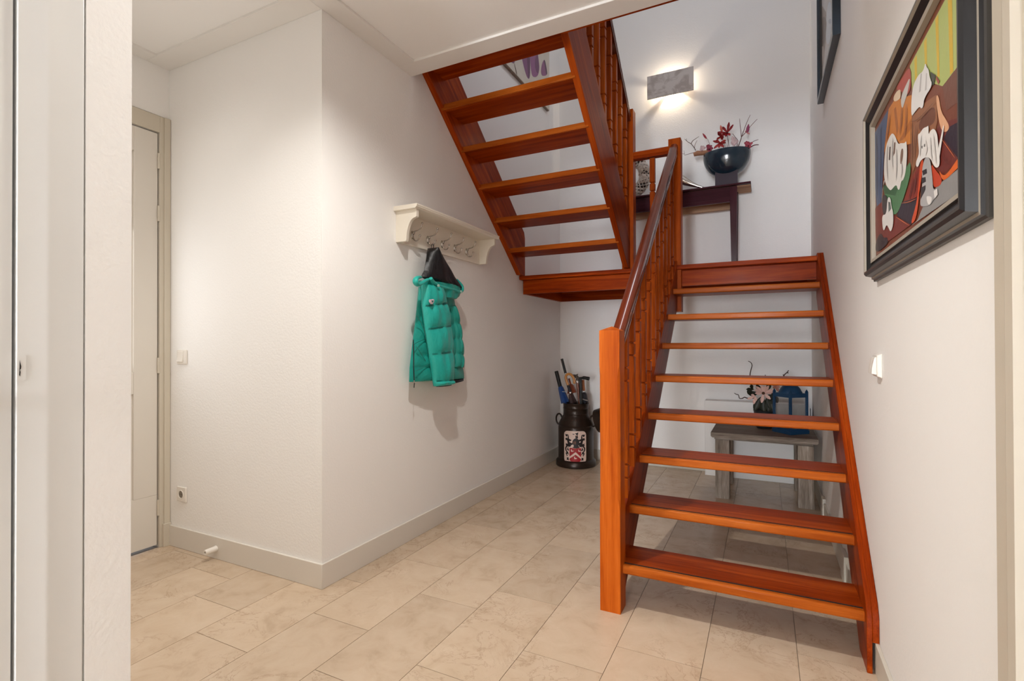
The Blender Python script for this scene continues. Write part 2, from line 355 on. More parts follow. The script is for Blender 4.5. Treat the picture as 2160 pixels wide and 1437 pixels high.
hd = MB().tube([(XN-.004, .335, 1.05), (XN+.045, .335, 1.05), (XN+.055, .325, 1.05), (XN+.055, .20, 1.05)], .0095, 10)
obj('door_handle', hd, M_CHROME, d2, smooth=50)

d3 = thing('door_3', 'beige door casing at the right edge of the photo', None, (XR, .6, 0)); d3['kind'] = 'structure'
obj('door_frame', MB().prism([(XR, 1.103), (XR-.012, 1.100), (XR-.012, 1.055), (XR-.016, 1.050), (XR-.018, 1.042), (XR-.018, 1.015), (XR-.006, 1.01), (XR, .99)], 2, 0, 2.44), M_CASE, d3)
obj('door_leaf', MB().box(XR-.008, XR-.002, .20, .99, .01, 2.40), M_DOOR, d3)

# ------------------------------------------------------------------ staircase
st = thing('staircase', 'open mahogany two-flight staircase with landing, newel posts and turned balusters', 'staircase', (-.15, 2.2, 0))
R_, G_ = .1922, .2211
zt1 = lambda y: .5427 + .869*(y-2.515)
zb1 = lambda y: .869*(y-2.29)
zb2 = lambda y: 1.738 - .818*(y-3.85)
zt2 = lambda y: 2.09 - .818*(y-3.945)
for i in range(8):
    z = R_*(i+1); y0 = 2.183 + G_*i
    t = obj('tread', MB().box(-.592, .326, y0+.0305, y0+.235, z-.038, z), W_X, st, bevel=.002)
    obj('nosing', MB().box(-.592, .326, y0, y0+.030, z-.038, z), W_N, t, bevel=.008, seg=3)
    obj('grip_groove', MB().box(-.574, .3125, y0+.0285, y0+.0330, z-.0025, z+.0004), M_DARK, t)
poly = [(2.14, 0), (2.14, .195), (2.165, zt1(2.165)), (3.90, zt1(3.90)), (3.966, zt1(3.90)), (3.966, zb1(3.966)), (2.29, 0)]
pol2 = [(2.14, .112), (2.14, .195), (2.165, zt1(2.165)), (3.90, zt1(3.90)), (3.966, zt1(3.90)), (3.966, zb1(3.966)), (2.43, .137), (2.43, .137)]
pol2 = [(2.14, .1085), (2.14, .195), (2.165, zt1(2.165)), (3.90, zt1(3.90)), (3.966, zt1(3.90)), (3.966, zb1(3.966)), (2.29+.1085/.869, .1085)]
obj('stringer', MB().prism(poly, 0, .3136, .3300).prism(pol2, 0, .3300, .3500), W_S1, st, bevel=.002)
obj('stringer', MB().prism([(2.229, zb1(2.29)+0), (2.229, zt1(2.229)), (3.93, zt1(3.93)), (3.966, zt1(3.93)), (3.966, zb1(3.966)), (2.29, 0)], 0, -.617, -.577), W_S1, st, bevel=.002)
for x0, x1 in ((-1.8740, -1.834), (-.968, -.928)):
    obj('stringer', MB().prism([(2.447, zb2(2.447)), (3.856, 1.732), (3.945, 1.732), (3.945, 2.055), (3.93, zt2(3.93)), (2.447, zt2(2.447))], 0, x0, x1), W_S2, st, bevel=.002)
for k in range(6):
    z = 1.73+R_*(k+1); yb = 3.655-.235*k
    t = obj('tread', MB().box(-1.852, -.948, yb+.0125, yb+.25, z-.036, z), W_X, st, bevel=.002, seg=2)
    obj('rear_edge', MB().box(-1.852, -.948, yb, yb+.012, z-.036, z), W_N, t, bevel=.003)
# landing
obj('landing_board', MB().box(XA+.0005, -.642, 3.907, YB-.001, 1.697, 1.73).box(-.642, XR-.001, 3.900, YB-.001, 1.697, 1.7298), W_X, st, bevel=.004)
obj('landing_fascia', MB().box(XA+.012, XR-.002, 3.967, 3.989, 1.58, 1.697), W_X, st, bevel=.002)
obj('landing_joist', MB().box(XA+.0005, XA+.03, 3.989, YB-.001, 1.58, 1.697), W_Y, st)
obj('landing_joist', MB().box(XR-.03, XR-.001, 3.989, YB-.001, 1.58, 1.697), W_Y, st)
obj('landing_joist', MB().box(XA+.03, XR-.03, YB-.03, YB-.001, 1.58, 1.697), W_X, st)
obj('landing_soffit', MB().box(XA+.03, XR-.03, 3.989, YB-.03, 1.685, 1.697), W_Y, st)
# newel posts
def oct_ring(x0, x1, y0, y1, z, c, sl=0, yc=0):
    P = [(x0+c, y0), (x1-c, y0), (x1, y0+c), (x1, y1-c), (x1-c, y1), (x0+c, y1), (x0, y1-c), (x0, y0+c)]
    return [(x, y, z+sl*(y-yc)) for x, y in P]
def newel(x0, x1, y0, y1, z0, z1, c0, c1, cap=.018):
    q = lambda z, c: oct_ring(x0, x1, y0, y1, z, c)
    rg = [q(z0, .0015)]
    if c1 > c0: rg += [q(c0, .0015), q(c0+.02, .005), q(c0+.05, .0095), q(c1-.05, .0095), q(c1-.02, .005), q(c1, .0015)]
    rg += [q(z1, .0015)]
    if cap:
        cx, cy = (x0+x1)/2, (y0+y1)/2
        rg.append([(cx+(p[0]-cx)*.03, cy+(p[1]-cy)*.03, z1+cap) for p in q(z1, .0015)])
    return MB().rings(rg)
n1 = obj('newel_post', newel(-.642, -.553, 2.139, 2.229, 0, 1.207, .44, 1.06), W_Z, st, smooth=20)
obj('newel_post', newel(-.638, -.549, 3.920, 4.009, 1.387, 2.680, 0, 0, 0), W_B, st, smooth=20, bevel=.002)
obj('newel_post', newel(-.993, -.903, 3.930, 4.020, 1.731, 2.972, 0, 0, 0), W_B, st, smooth=20, bevel=.002)
# balusters
def baluster(L, sl, low=0.0):
    h = .019; B, Ml, Gr = .0016, .0085, .003
    seq = [(0, h, B), (low+.070, h, B), (low+.0738, .0118, Gr), (low+.0802, .0118, Gr), (low+.084, h, B), (low+.133, h, B), (low+.1368, .0118, Gr), (low+.1432, .0118, Gr), (low+.147, h, B),
           (low+.205, h, B), (low+.235, h, .006), (low+.26, h, Ml)]
    t = L-.113-.147
    seq += [(t-.115, h, Ml), (t-.09, h, .006), (t-.06, h, B), (t, h, B), (t+.0038, .0118, Gr), (t+.0102, .0118, Gr), (t+.014, h, B), (t+.063, h, B), (t+.0668, .0118, Gr), (t+.0732, .0118, Gr), (t+.077, h, B), (L, h, B)]
    rg = []
    for i, (z, s_, c) in enumerate(seq):
        rg.append(oct_ring(-s_, s_, -s_, s_, z, c, sl if i in (0, len(seq)-1) else 0))
    return MB().rings(rg)
b1 = obj('baluster', baluster(.785, .869), W_B, st, smooth=25, loc=(-.597, 2.534, zt1(2.534)))
for i in range(-1, 10):
    y = 2.534+.1361*i
    if i: instance(b1, st, (-.597, y, zt1(y)))
b2 = obj('baluster', baluster(.785, -.818, .012), W_B, st, smooth=25, loc=(-.948, 3.837, zt2(3.837)))
for i in range(1, 10):
    y = 3.837-.1415*i
    instance(b2, st, (-.948, y, zt2(y)))
obj('baluster', baluster(.84, 0), W_B, st, smooth=25, loc=(-.762, 3.965, 1.73))
# handrails: profile swept along the slope
PROF = [(-.027, 0), (.027, 0), (.0275, .010), (.023, .016), (.023, .022), (.0285, .027), (.030, .040), (.027, .052), (.019, .060), (.008, .0635), (-.008, .0635), (-.019, .060), (-.027, .052), (-.030, .040), (-.0285, .027), (-.023, .022), (-.023, .016), (-.0275, .010)]
def rail(x, ya, za, yb, zb, vertical_ends=True):
    k = math.sqrt(1+((zb-za)/(yb-ya))**2) if vertical_ends else 1
    return MB().rings([[(x+p, y, z+n*k) for p, n in PROF] for y, z in ((ya, za), (yb, zb))])
zr1 = lambda y: 2.63 - .0855 + .869*(y-3.908)
obj('handrail', rail(-.597, 2.215, zr1(2.215), 3.922, zr1(3.922)), W_RAIL, st, smooth=30)
zr2 = lambda y: zt2(y)+.775
obj('handrail', rail(-.948, 3.932, zr2(3.932), 2.447, zr2(2.447)), W_RAIL2, st, smooth=30)
obj('handrail', MB().rings([[(x, 3.965+p, 2.578+n) for p, n in PROF] for x in (-.905, -.636)]), W_X, st, smooth=30)

# ------------------------------------------------------------------ switches, socket, door stop
def wall_plate(t, mbs): pass
sw = thing('light_switch', 'white single rocker light switch on the left hall wall', 'switch', (-2.957, YA, 1.04))
obj('plate', MB().box(-3.000, -2.914, YA-.010, YA, 1.040, 1.122), M_PLAST, sw, bevel=.004, seg=3)
obj('rocker', MB().prism([(YA-.010, 1.052), (YA-.020, 1.055), (YA-.0125, 1.085), (YA-.013, 1.112), (YA-.010, 1.114)], 0, -2.988, -2.938), M_PLAST, sw, bevel=.001)
so = thing('wall_socket', 'white single power socket low on the left hall wall', 'socket', (-2.957, YA, .263))
obj('plate', MB().box(-3.000, -2.914, YA-.010, YA, .263, .347), M_PLAST, so, bevel=.004, seg=3)
rim = MB(); rr = lambda r, y: [(-2.957+r*math.cos(2*PI*k/24), y, .305+r*math.sin(2*PI*k/24)) for k in range(24)]
obj('socket_rim', MB().rings([rr(.0235, YA-.010), (rr(.0235, YA-.0125)), rr(.0205, YA-.0125), rr(.0195, YA-.0102)], cap=False), M_PLAST, so, smooth=40)
obj('socket_well', MB().rings([rr(.0196, YA-.0101), rr(.0190, YA-.0104)]), flat('socket_shadow', (.20, .17, .13, 1), .6), so)
for dx in (-.0075, .0075): obj('pin_hole', MB().rings([[(p[0]*.12+(-2.957)*.88+dx, p[1], p[2]*.12+.305*.88) for p in rr(.0196, y)] for y in (YA-.0104, YA-.0108)]), M_DARK, so)
ds = thing('door_stop', 'short cream cylindrical door stop sticking out of the skirting board', 'door stop', (-2.641, YA-.012, .06))
dst = MB().rings([[(-2.641+r*math.cos(2*PI*k/18), y, .056+r*math.sin(2*PI*k/18)) for k in range(18)] for r, y in ((.0165, YA-.012), (.0165, YA-.016), (.0155, YA-.018), (.0140, YA-.070), (.0132, YA-.0735), (.0075, YA-.0735), (.007, YA-.066))])
obj('body', dst, M_PLAST, ds, smooth=35)
obj('screw_hole', MB().rings([[(-2.641+r*math.cos(2*PI*k/12), y, .056+r*math.sin(2*PI*k/12)) for k in range(12)] for r, y in ((.0069, YA-.0665), (.0069, YA-.067))]), flat('stop_hole', (.09, .045, .02, 1), .7), ds)
s2 = thing('light_switch', 'white double rocker light switch on the right wall beside the stairs', 'switch', (XR, 2.10, 1.03))
ya, yb_ = 2.060, 2.141
obj('plate', MB().prism([(XR, 1.031), (XR-.015, 1.038), (XR-.015, 1.108), (XR, 1.114)], 1, ya, yb_), M_PLAST, s2, bevel=.003, seg=3)
for k in range(2):
    y0 = 2.068+.033*k
    obj('rocker', MB().prism([(XR-.015, 1.043), (XR-.029, 1.046), (XR-.028, 1.066), (XR-.021, 1.100), (XR-.015, 1.103)], 1, y0, y0+.031), M_PLAST, s2, bevel=.001)

# ------------------------------------------------------------------ coat rack
M_CREAM = flat('cream_lacquer', (.80, .75, .655, 1), .4, var=.015)
cr = thing('coat_rack', 'cream wooden coat rack shelf with five nickel hooks on the white wall', 'coat rack', (XA, 2.72, 1.73))
RY0, RY1 = 2.29, 3.225
obj('back_board', MB().box(XA, XA+.018, RY0+.02, RY1-.02, 1.7305, 1.915), M_CREAM, cr, bevel=.001)
sh = MB()
sh.prism([(XA, 1.905), (XA+.150, 1.905), (XA+.160, 1.914), (XA+.160, 1.918), (XA+.1625, 1.921), (XA+.1625, 1.930), (XA, 1.930)], 1, RY0-.02, RY1+.02)
obj('shelf', sh, M_CREAM, cr, bevel=.001)
arc = [(XA+.144, 1.905), (XA+.144, 1.862)] + [(XA+.070+.074*(1-math.sin(a))-.0, 1.862-.078*(1-math.cos(a))*1.0) for a in [PI/2*i/9 for i in range(0, 10)]]
arc = [(XA, 1.905), (XA+.144, 1.905), (XA+.144, 1.863), (XA+.134, 1.858)] + [(XA+.074+.060*(1-math.sin(PI/2*i/10)), 1.858-.118*(1-math.cos(PI/2*i/10))) for i in range(1, 11)] + [(XA+.070, 1.7305), (XA, 1.7305)]
for y0 in (RY0, RY1-.022):
    obj('bracket', MB().prism(arc, 1, y0, y0+.022), M_CREAM, cr, bevel=.001)
HOOK_Y = (2.413, 2.568, 2.7215, 2.870, 3.021); HX = XA+.018
def bez(p, n=10):
    out = []
    for i in range(len(p)-1):
        a, b, c, d = p[max(i-1, 0)], p[i], p[i+1], p[min(i+2, len(p)-1)]
        for k in range(n):
            t = k/n; out.append(tuple(.5*((2*b[j])+(-a[j]+c[j])*t+(2*a[j]-5*b[j]+4*c[j]-d[j])*t*t+(-a[j]+3*b[j]-3*c[j]+d[j])*t**3) for j in range(len(b))))
    out.append(tuple(p[-1])); return out
for y in HOOK_Y:
    z = 1.800
    m = MB()
    m.rings([[(HX+dx, y+ry*math.cos(2*PI*k/14), z-.006+rz*math.sin(2*PI*k/14)) for k in range(14)] for dx, ry, rz in ((0, .012, .024), (.004, .012, .024), (.008, .008, .018))])
    up = bez([(HX+.004, z+.002), (HX+.022, z+.012), (HX+.048, z+.017), (HX+.066, z+.030), (HX+.074, z+.052)], 6)
    m.tube([(x, y, zz) for x, zz in up], [.0065-.003*min(1, i/10) for i in range(len(up))], 8)
    lo = bez([(HX+.003, z-.002), (HX+.009, z-.022), (HX+.020, z-.040), (HX+.036, z-.044), (HX+.050, z-.034), (HX+.057, z-.020)], 6)
    m.tube([(x, y, zz) for x, zz in lo], [.0075-.0038*min(1, i/12) for i in range(len(lo))], 8)
    m.ball((HX+.075, y, z+.055), .0065); m.ball((HX+.058, y, z-.016), .0065); m.ball((HX+.012, y, z+.004), .0085)
    obj('hook', m, M_CHROME, cr, smooth=60)

# ------------------------------------------------------------------ hanging jacket
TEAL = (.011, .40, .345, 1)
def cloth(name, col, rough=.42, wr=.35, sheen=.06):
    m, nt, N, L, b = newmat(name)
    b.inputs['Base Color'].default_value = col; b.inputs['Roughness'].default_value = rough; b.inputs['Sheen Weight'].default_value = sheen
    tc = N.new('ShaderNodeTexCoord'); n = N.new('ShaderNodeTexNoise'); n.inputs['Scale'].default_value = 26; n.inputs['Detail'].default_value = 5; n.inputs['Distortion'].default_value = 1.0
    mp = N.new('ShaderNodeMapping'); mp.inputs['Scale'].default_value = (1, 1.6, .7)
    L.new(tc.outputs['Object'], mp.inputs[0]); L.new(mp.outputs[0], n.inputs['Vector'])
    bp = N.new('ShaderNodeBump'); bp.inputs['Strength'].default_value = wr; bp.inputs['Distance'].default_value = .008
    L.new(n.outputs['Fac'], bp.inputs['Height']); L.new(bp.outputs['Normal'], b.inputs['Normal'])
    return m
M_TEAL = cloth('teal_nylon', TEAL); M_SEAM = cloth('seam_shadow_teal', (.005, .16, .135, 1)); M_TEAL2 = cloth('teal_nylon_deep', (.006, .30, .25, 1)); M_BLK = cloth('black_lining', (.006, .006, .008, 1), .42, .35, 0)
def jp(x, y, X): return at_x(820+x/3.193, 400+y/3.193, X)
def pillow(rows, X, df, db, seams=None, nu=22, sub=8, bulge=.55, disp=None, power=.55):
    """closed quilted shape between left and right border points; rows at seams bulge in between"""
    Ls = [jp(a[0], a[1], X) for a, b in rows]; Rs = [jp(b[0], b[1], X) for a, b in rows]
    rg = []; n = len(rows)
    for i in range(n-1):
        for k in range(sub + (1 if i == n-2 else 0)):
            t = k/sub
            l = Ls[i].lerp(Ls[i+1], t); r = Rs[i].lerp(Rs[i+1], t)
            q = (1-bulge) + bulge*math.sin(PI*t)**.6 if seams else 1
            v = (i+t)/(n-1)
            ring = []
            for j in range(nu+1):
                u = j/nu; p = l.lerp(r, u); s = max(0, 1-abs(2*u-1)**2.4)**power
                d = df*s*q
                if disp: d += disp(u, v)*s
                ring.append((p.x+d, p.y, p.z))
            for j in range(nu-1, 0, -2):
                u = j/nu; p = l.lerp(r, u); s = max(0, 1-abs(2*u-1)**2.4)**power
                ring.append((p.x-db*s, p.y, p.z))
            rg.append(ring)
    return MB().rings(rg)
ja = thing('jacket', 'teal quilted child jacket with black hood lining hanging on the coat rack', 'jacket', jp(290, 400, XA+.05))
def fold(u, v): return .004*math.sin(u*19+v*3)*math.sin(v*7+1) + .003*math.sin(u*31+v*9)
XB_ = XA+.055
body = pillow([((205, 655), (430, 700)), ((190, 800), (452, 820)), ((178, 905), (470, 915)), ((163, 1010), (484, 1010)), ((150, 1120), (494, 1120)), ((140, 1200), (499, 1195)), ((137, 1296), (508, 1272))], XB_, .040, .045, True, 26, 8, .3, fold)
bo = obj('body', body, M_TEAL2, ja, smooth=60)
hem = pillow([((428, 1285), (498, 1272)), ((424, 1306), (499, 1285))], XB_, .025, .02, None, 12, 3); o = obj('hem_band', hem, M_BLK, ja, smooth=60); o['label'] = 'black hem band'
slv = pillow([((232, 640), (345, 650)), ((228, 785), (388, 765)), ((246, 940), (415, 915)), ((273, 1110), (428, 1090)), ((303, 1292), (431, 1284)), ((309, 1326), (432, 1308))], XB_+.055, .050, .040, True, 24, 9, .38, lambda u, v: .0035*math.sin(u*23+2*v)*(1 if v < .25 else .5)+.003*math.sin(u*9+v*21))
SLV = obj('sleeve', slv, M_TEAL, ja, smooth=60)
obj('cuff', pillow([((318, 1322), (422, 1311)), ((322, 1330), (418, 1318))], XB_+.055, .025, .02, None, 12, 3), M_BLK, ja, smooth=60)
rsl = pillow([((400, 790), (440, 780)), ((425, 900), (468, 900)), ((436, 1000), (484, 1010)), ((440, 1100), (494, 1120)), ((434, 1195), (497, 1200)), ((434, 1160), (470, 1230))][:5], XB_+.02, .038, .03, True, 14, 8, .35, fold)
obj('sleeve', rsl, M_TEAL2, ja, smooth=60)
SROW = [((228, 785), (388, 765)), ((246, 940), (415, 915)), ((273, 1110), (428, 1090)), ((303, 1292), (431, 1284))]
SEAMS = [(a, b, d) for a, b in SROW for d in (-4, 4)]
# seams stitched on the front panel, zip and badge
def strip(pts, X, r=.0022, mat=M_TEAL2, name='seam', par=bo, n=6):
    return obj(name, MB().tube([jp(x, y, X) for x, y in pts], r, n), mat, par, smooth=60)
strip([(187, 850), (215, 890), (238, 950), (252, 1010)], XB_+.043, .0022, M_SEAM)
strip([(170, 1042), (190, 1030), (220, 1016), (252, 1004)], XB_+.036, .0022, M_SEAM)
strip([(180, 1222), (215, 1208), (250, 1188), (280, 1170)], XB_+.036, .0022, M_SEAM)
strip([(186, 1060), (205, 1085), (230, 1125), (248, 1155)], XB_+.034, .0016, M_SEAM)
for a_, b_, dz in SEAMS:
    l, r = jp(a_[0], a_[1]+dz, XB_+.055), jp(b_[0], b_[1]+dz, XB_+.055); P = []
    for j in range(1, 24):
        u = j/24; p = l.lerp(r, u); q = max(0, 1-abs(2*u-1)**2.4)**.55; P.append((p.x+.050*.64*q+.0005, p.y, p.z))
    obj('seam', MB().tube(P, .0022, 6), M_SEAM, SLV, smooth=60)
zp = strip([(166, 1012), (168, 1090), (168, 1200), (171, 1285)], XB_+.022, .0028, M_BLK, 'zip'); 
strip([(171, 1285), (172, 1300)], XB_+.03, .003, M_CHROME, 'zip_slider', zp); strip([(173, 1302), (170, 1335)], XB_+.032, .0028, M_BLK, 'zip_pull', zp)
bd = MB()
hp = [(290, 772), (279, 757), (277, 745), (283, 740), (290, 744), (297, 738), (302, 743), (300, 757)]
bd.prism([tuple(jp(x, y, XB_+.1)[1:]) for x, y in hp], 0, XB_+.092, XB_+.105)
bg = obj('badge', bd, flat('badge_pink', (.62, .46, .52, 1), .6), ja, smooth=30); bg['label'] = 'small pale heart badge'
hp2 = [(290+(x-290)*.42, 754+(y-754)*.42) for x, y in hp]
obj('badge_heart', MB().prism([tuple(jp(x, y, XB_+.1)[1:]) for x, y in hp2], 0, XB_+.105, XB_+.1065), M_SEAM, bg)
# hood
hoodb = pillow([((200, 612), (470, 660)), ((212, 650), (476, 690)), ((220, 690), (462, 722)), ((250, 720), (440, 740))], XB_+.012, .070, .04, None, 22, 7, 0, lambda u, v: .004*math.sin(u*26), .6)
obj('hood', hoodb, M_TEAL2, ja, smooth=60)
lin_ = pillow([((283, 394), (296, 394)), ((266, 418), (325, 424)), ((254, 470), (362, 478)), ((238, 545), (412, 545)), ((222, 575), (438, 590)), ((215, 588), (474, 640)), ((262, 612), (488, 668))], XB_+.030, .052, .03, None, 24, 8, 0, lambda u, v: .006*math.sin(u*15+v*2)*v + .004*math.sin(u*40+v*5)*max(0, v-.6)*2.5, .7)
o = obj('hood_lining', lin_, M_BLK, ja, smooth=60); o['label'] = 'black satin hood lining'
rimp = bez([(214, 590), (196, 592), (182, 604), (181, 625), (196, 640), (222, 630), (252, 612), (283, 602)], 5)
obj('hood_rim', MB().tube([jp(x, y, XB_+.088+.02*math.sin(i*.12)) for i, (x, y) in enumerate(rimp)], [.011+.006*math.sin(PI*i/(len(rimp)-1)) for i in range(len(rimp))], 10, flatten=.7), M_TEAL, ja, smooth=60)
rimp = bez([(283, 598), (300, 622), (335, 648), (390, 664), (440, 676), (478, 690), (494, 680), (494, 655), (478, 630), (458, 606)], 5)
hr = obj('hood_rim', MB().tube([jp(x, y, XB_+.098-.0012*i) for i, (x, y) in enumerate(rimp)], [.0115]*(len(rimp)-8)+[.011-.0006*i for i in range(8)], 10, flatten=.8), M_TEAL, ja, smooth=60)
M_SNAP = flat('snap_button', (.42, .60, .52, 1), .35, .3)
for sx, sy, X in ((199, 597, XB_+.108), (337, 648, XB_+.110), (488, 688, XB_+.082)):
    c = jp(sx, sy, X); obj('snap', MB().rings([[(c.x+dx, c.y+r*math.cos(2*PI*k/12), c.z+r*math.sin(2*PI*k/12)) for k in range(12)] for r, dx in ((.0085, -.006), (.0085, .002), (.006, .004), (.0035, .004), (.003, .002))]), M_SNAP, ja, smooth=40)
hk = (HX+.040, HOOK_Y[1], 1.760)
lp = bez([tuple(jp(285, 398, XB_+.03)), (hk[0]-.004, hk[1]-.004, hk[2]+.002), (hk[0]+.004, hk[1]+.003, hk[2]-.002), tuple(jp(297, 400, XB_+.045))], 6)
obj('hanging_loop', MB().tube(lp, .0025, 6), M_BLK, ja, smooth=60)

# ------------------------------------------------------------------ paintings
def quadring(o, i, xo, xi):
    pass
_pm = {}
def paint(c):
    if c not in _pm: _pm[c] = flat('oil_%d_%d_%d' % c, rgb(*c), .38, bump=.25, bscale=60, var=.10)
    return _pm[c]
def frame_profile(y0, y1, z0, z1, prof, mats, par, names):
    """mitred frame on the right wall: prof = [(inset, height off wall)], each strip one material"""
    out = MB(); 
    for (i0, h0), (i1, h1), mi in zip(prof[:-1], prof[1:], mats):
        a = [(XR-h0, y0+i0, z0+i0), (XR-h0, y1-i0, z0+i0), (XR-h0, y1-i0, z1-i0), (XR-h0, y0+i0, z1-i0)]
        b = [(XR-h1, y0+i1, z0+i1), (XR-h1, y1-i1, z0+i1), (XR-h1, y1-i1, z1-i1), (XR-h1, y0+i1, z1-i1)]
        out.add(a+b, [(k, (k+1) % 4, 4+(k+1) % 4, 4+k) for k in range(4)], mi)
    return out
M_FR = flat('dark_frame', (.016, .015, .016, 1), .32, spec=.25); M_FR2 = flat('dark_frame_satin', (.060, .056, .052, 1), .35, spec=.3); M_FRS = flat('silver_wood_edge', (.36, .32, .265, 1), .45, spec=.3)
PY0, PY1, PZ0, PZ1 = 1.128, 2.135, 1.362, 1.945
pa_ = thing('painting', 'large oil painting of white cats in a stepped dark frame on the right wall', 'painting', (XR, (PY0+PY1)/2, PZ0))
fp = [(0.0, .0005), (0.0, .010), (.006, .012), (.008, .018), (.014, .019), (.018, .036), (.024, .042), (.030, .042), (.034, .036), (.050, .024), (.056, .023), (.057, .028), (.068, .026), (.072, .015), (.072, .0005)]
fm = [1, 1, 0, 2, 0, 0, 1, 2, 0, 0, 1, 2, 2, 0]
obj('frame', frame_profile(PY0, PY1, PZ0, PZ1, fp, fm, pa_, None), [M_FR, M_FR2, M_FRS], pa_)
CX_ = XR-.0145; iy0, iy1, iz0, iz1 = PY0+.0715, PY1-.0715, PZ0+.0715, PZ1-.0715
cv = obj('canvas', MB().box(CX_, XR-.001, iy0, iy1, iz0, iz1), paint((120, 62, 38)), pa_)
A = lambda x, y: (1800+x/5.527, y/5.527)
B = lambda x, y: (1800+x/3.993, 240+y/3.993)
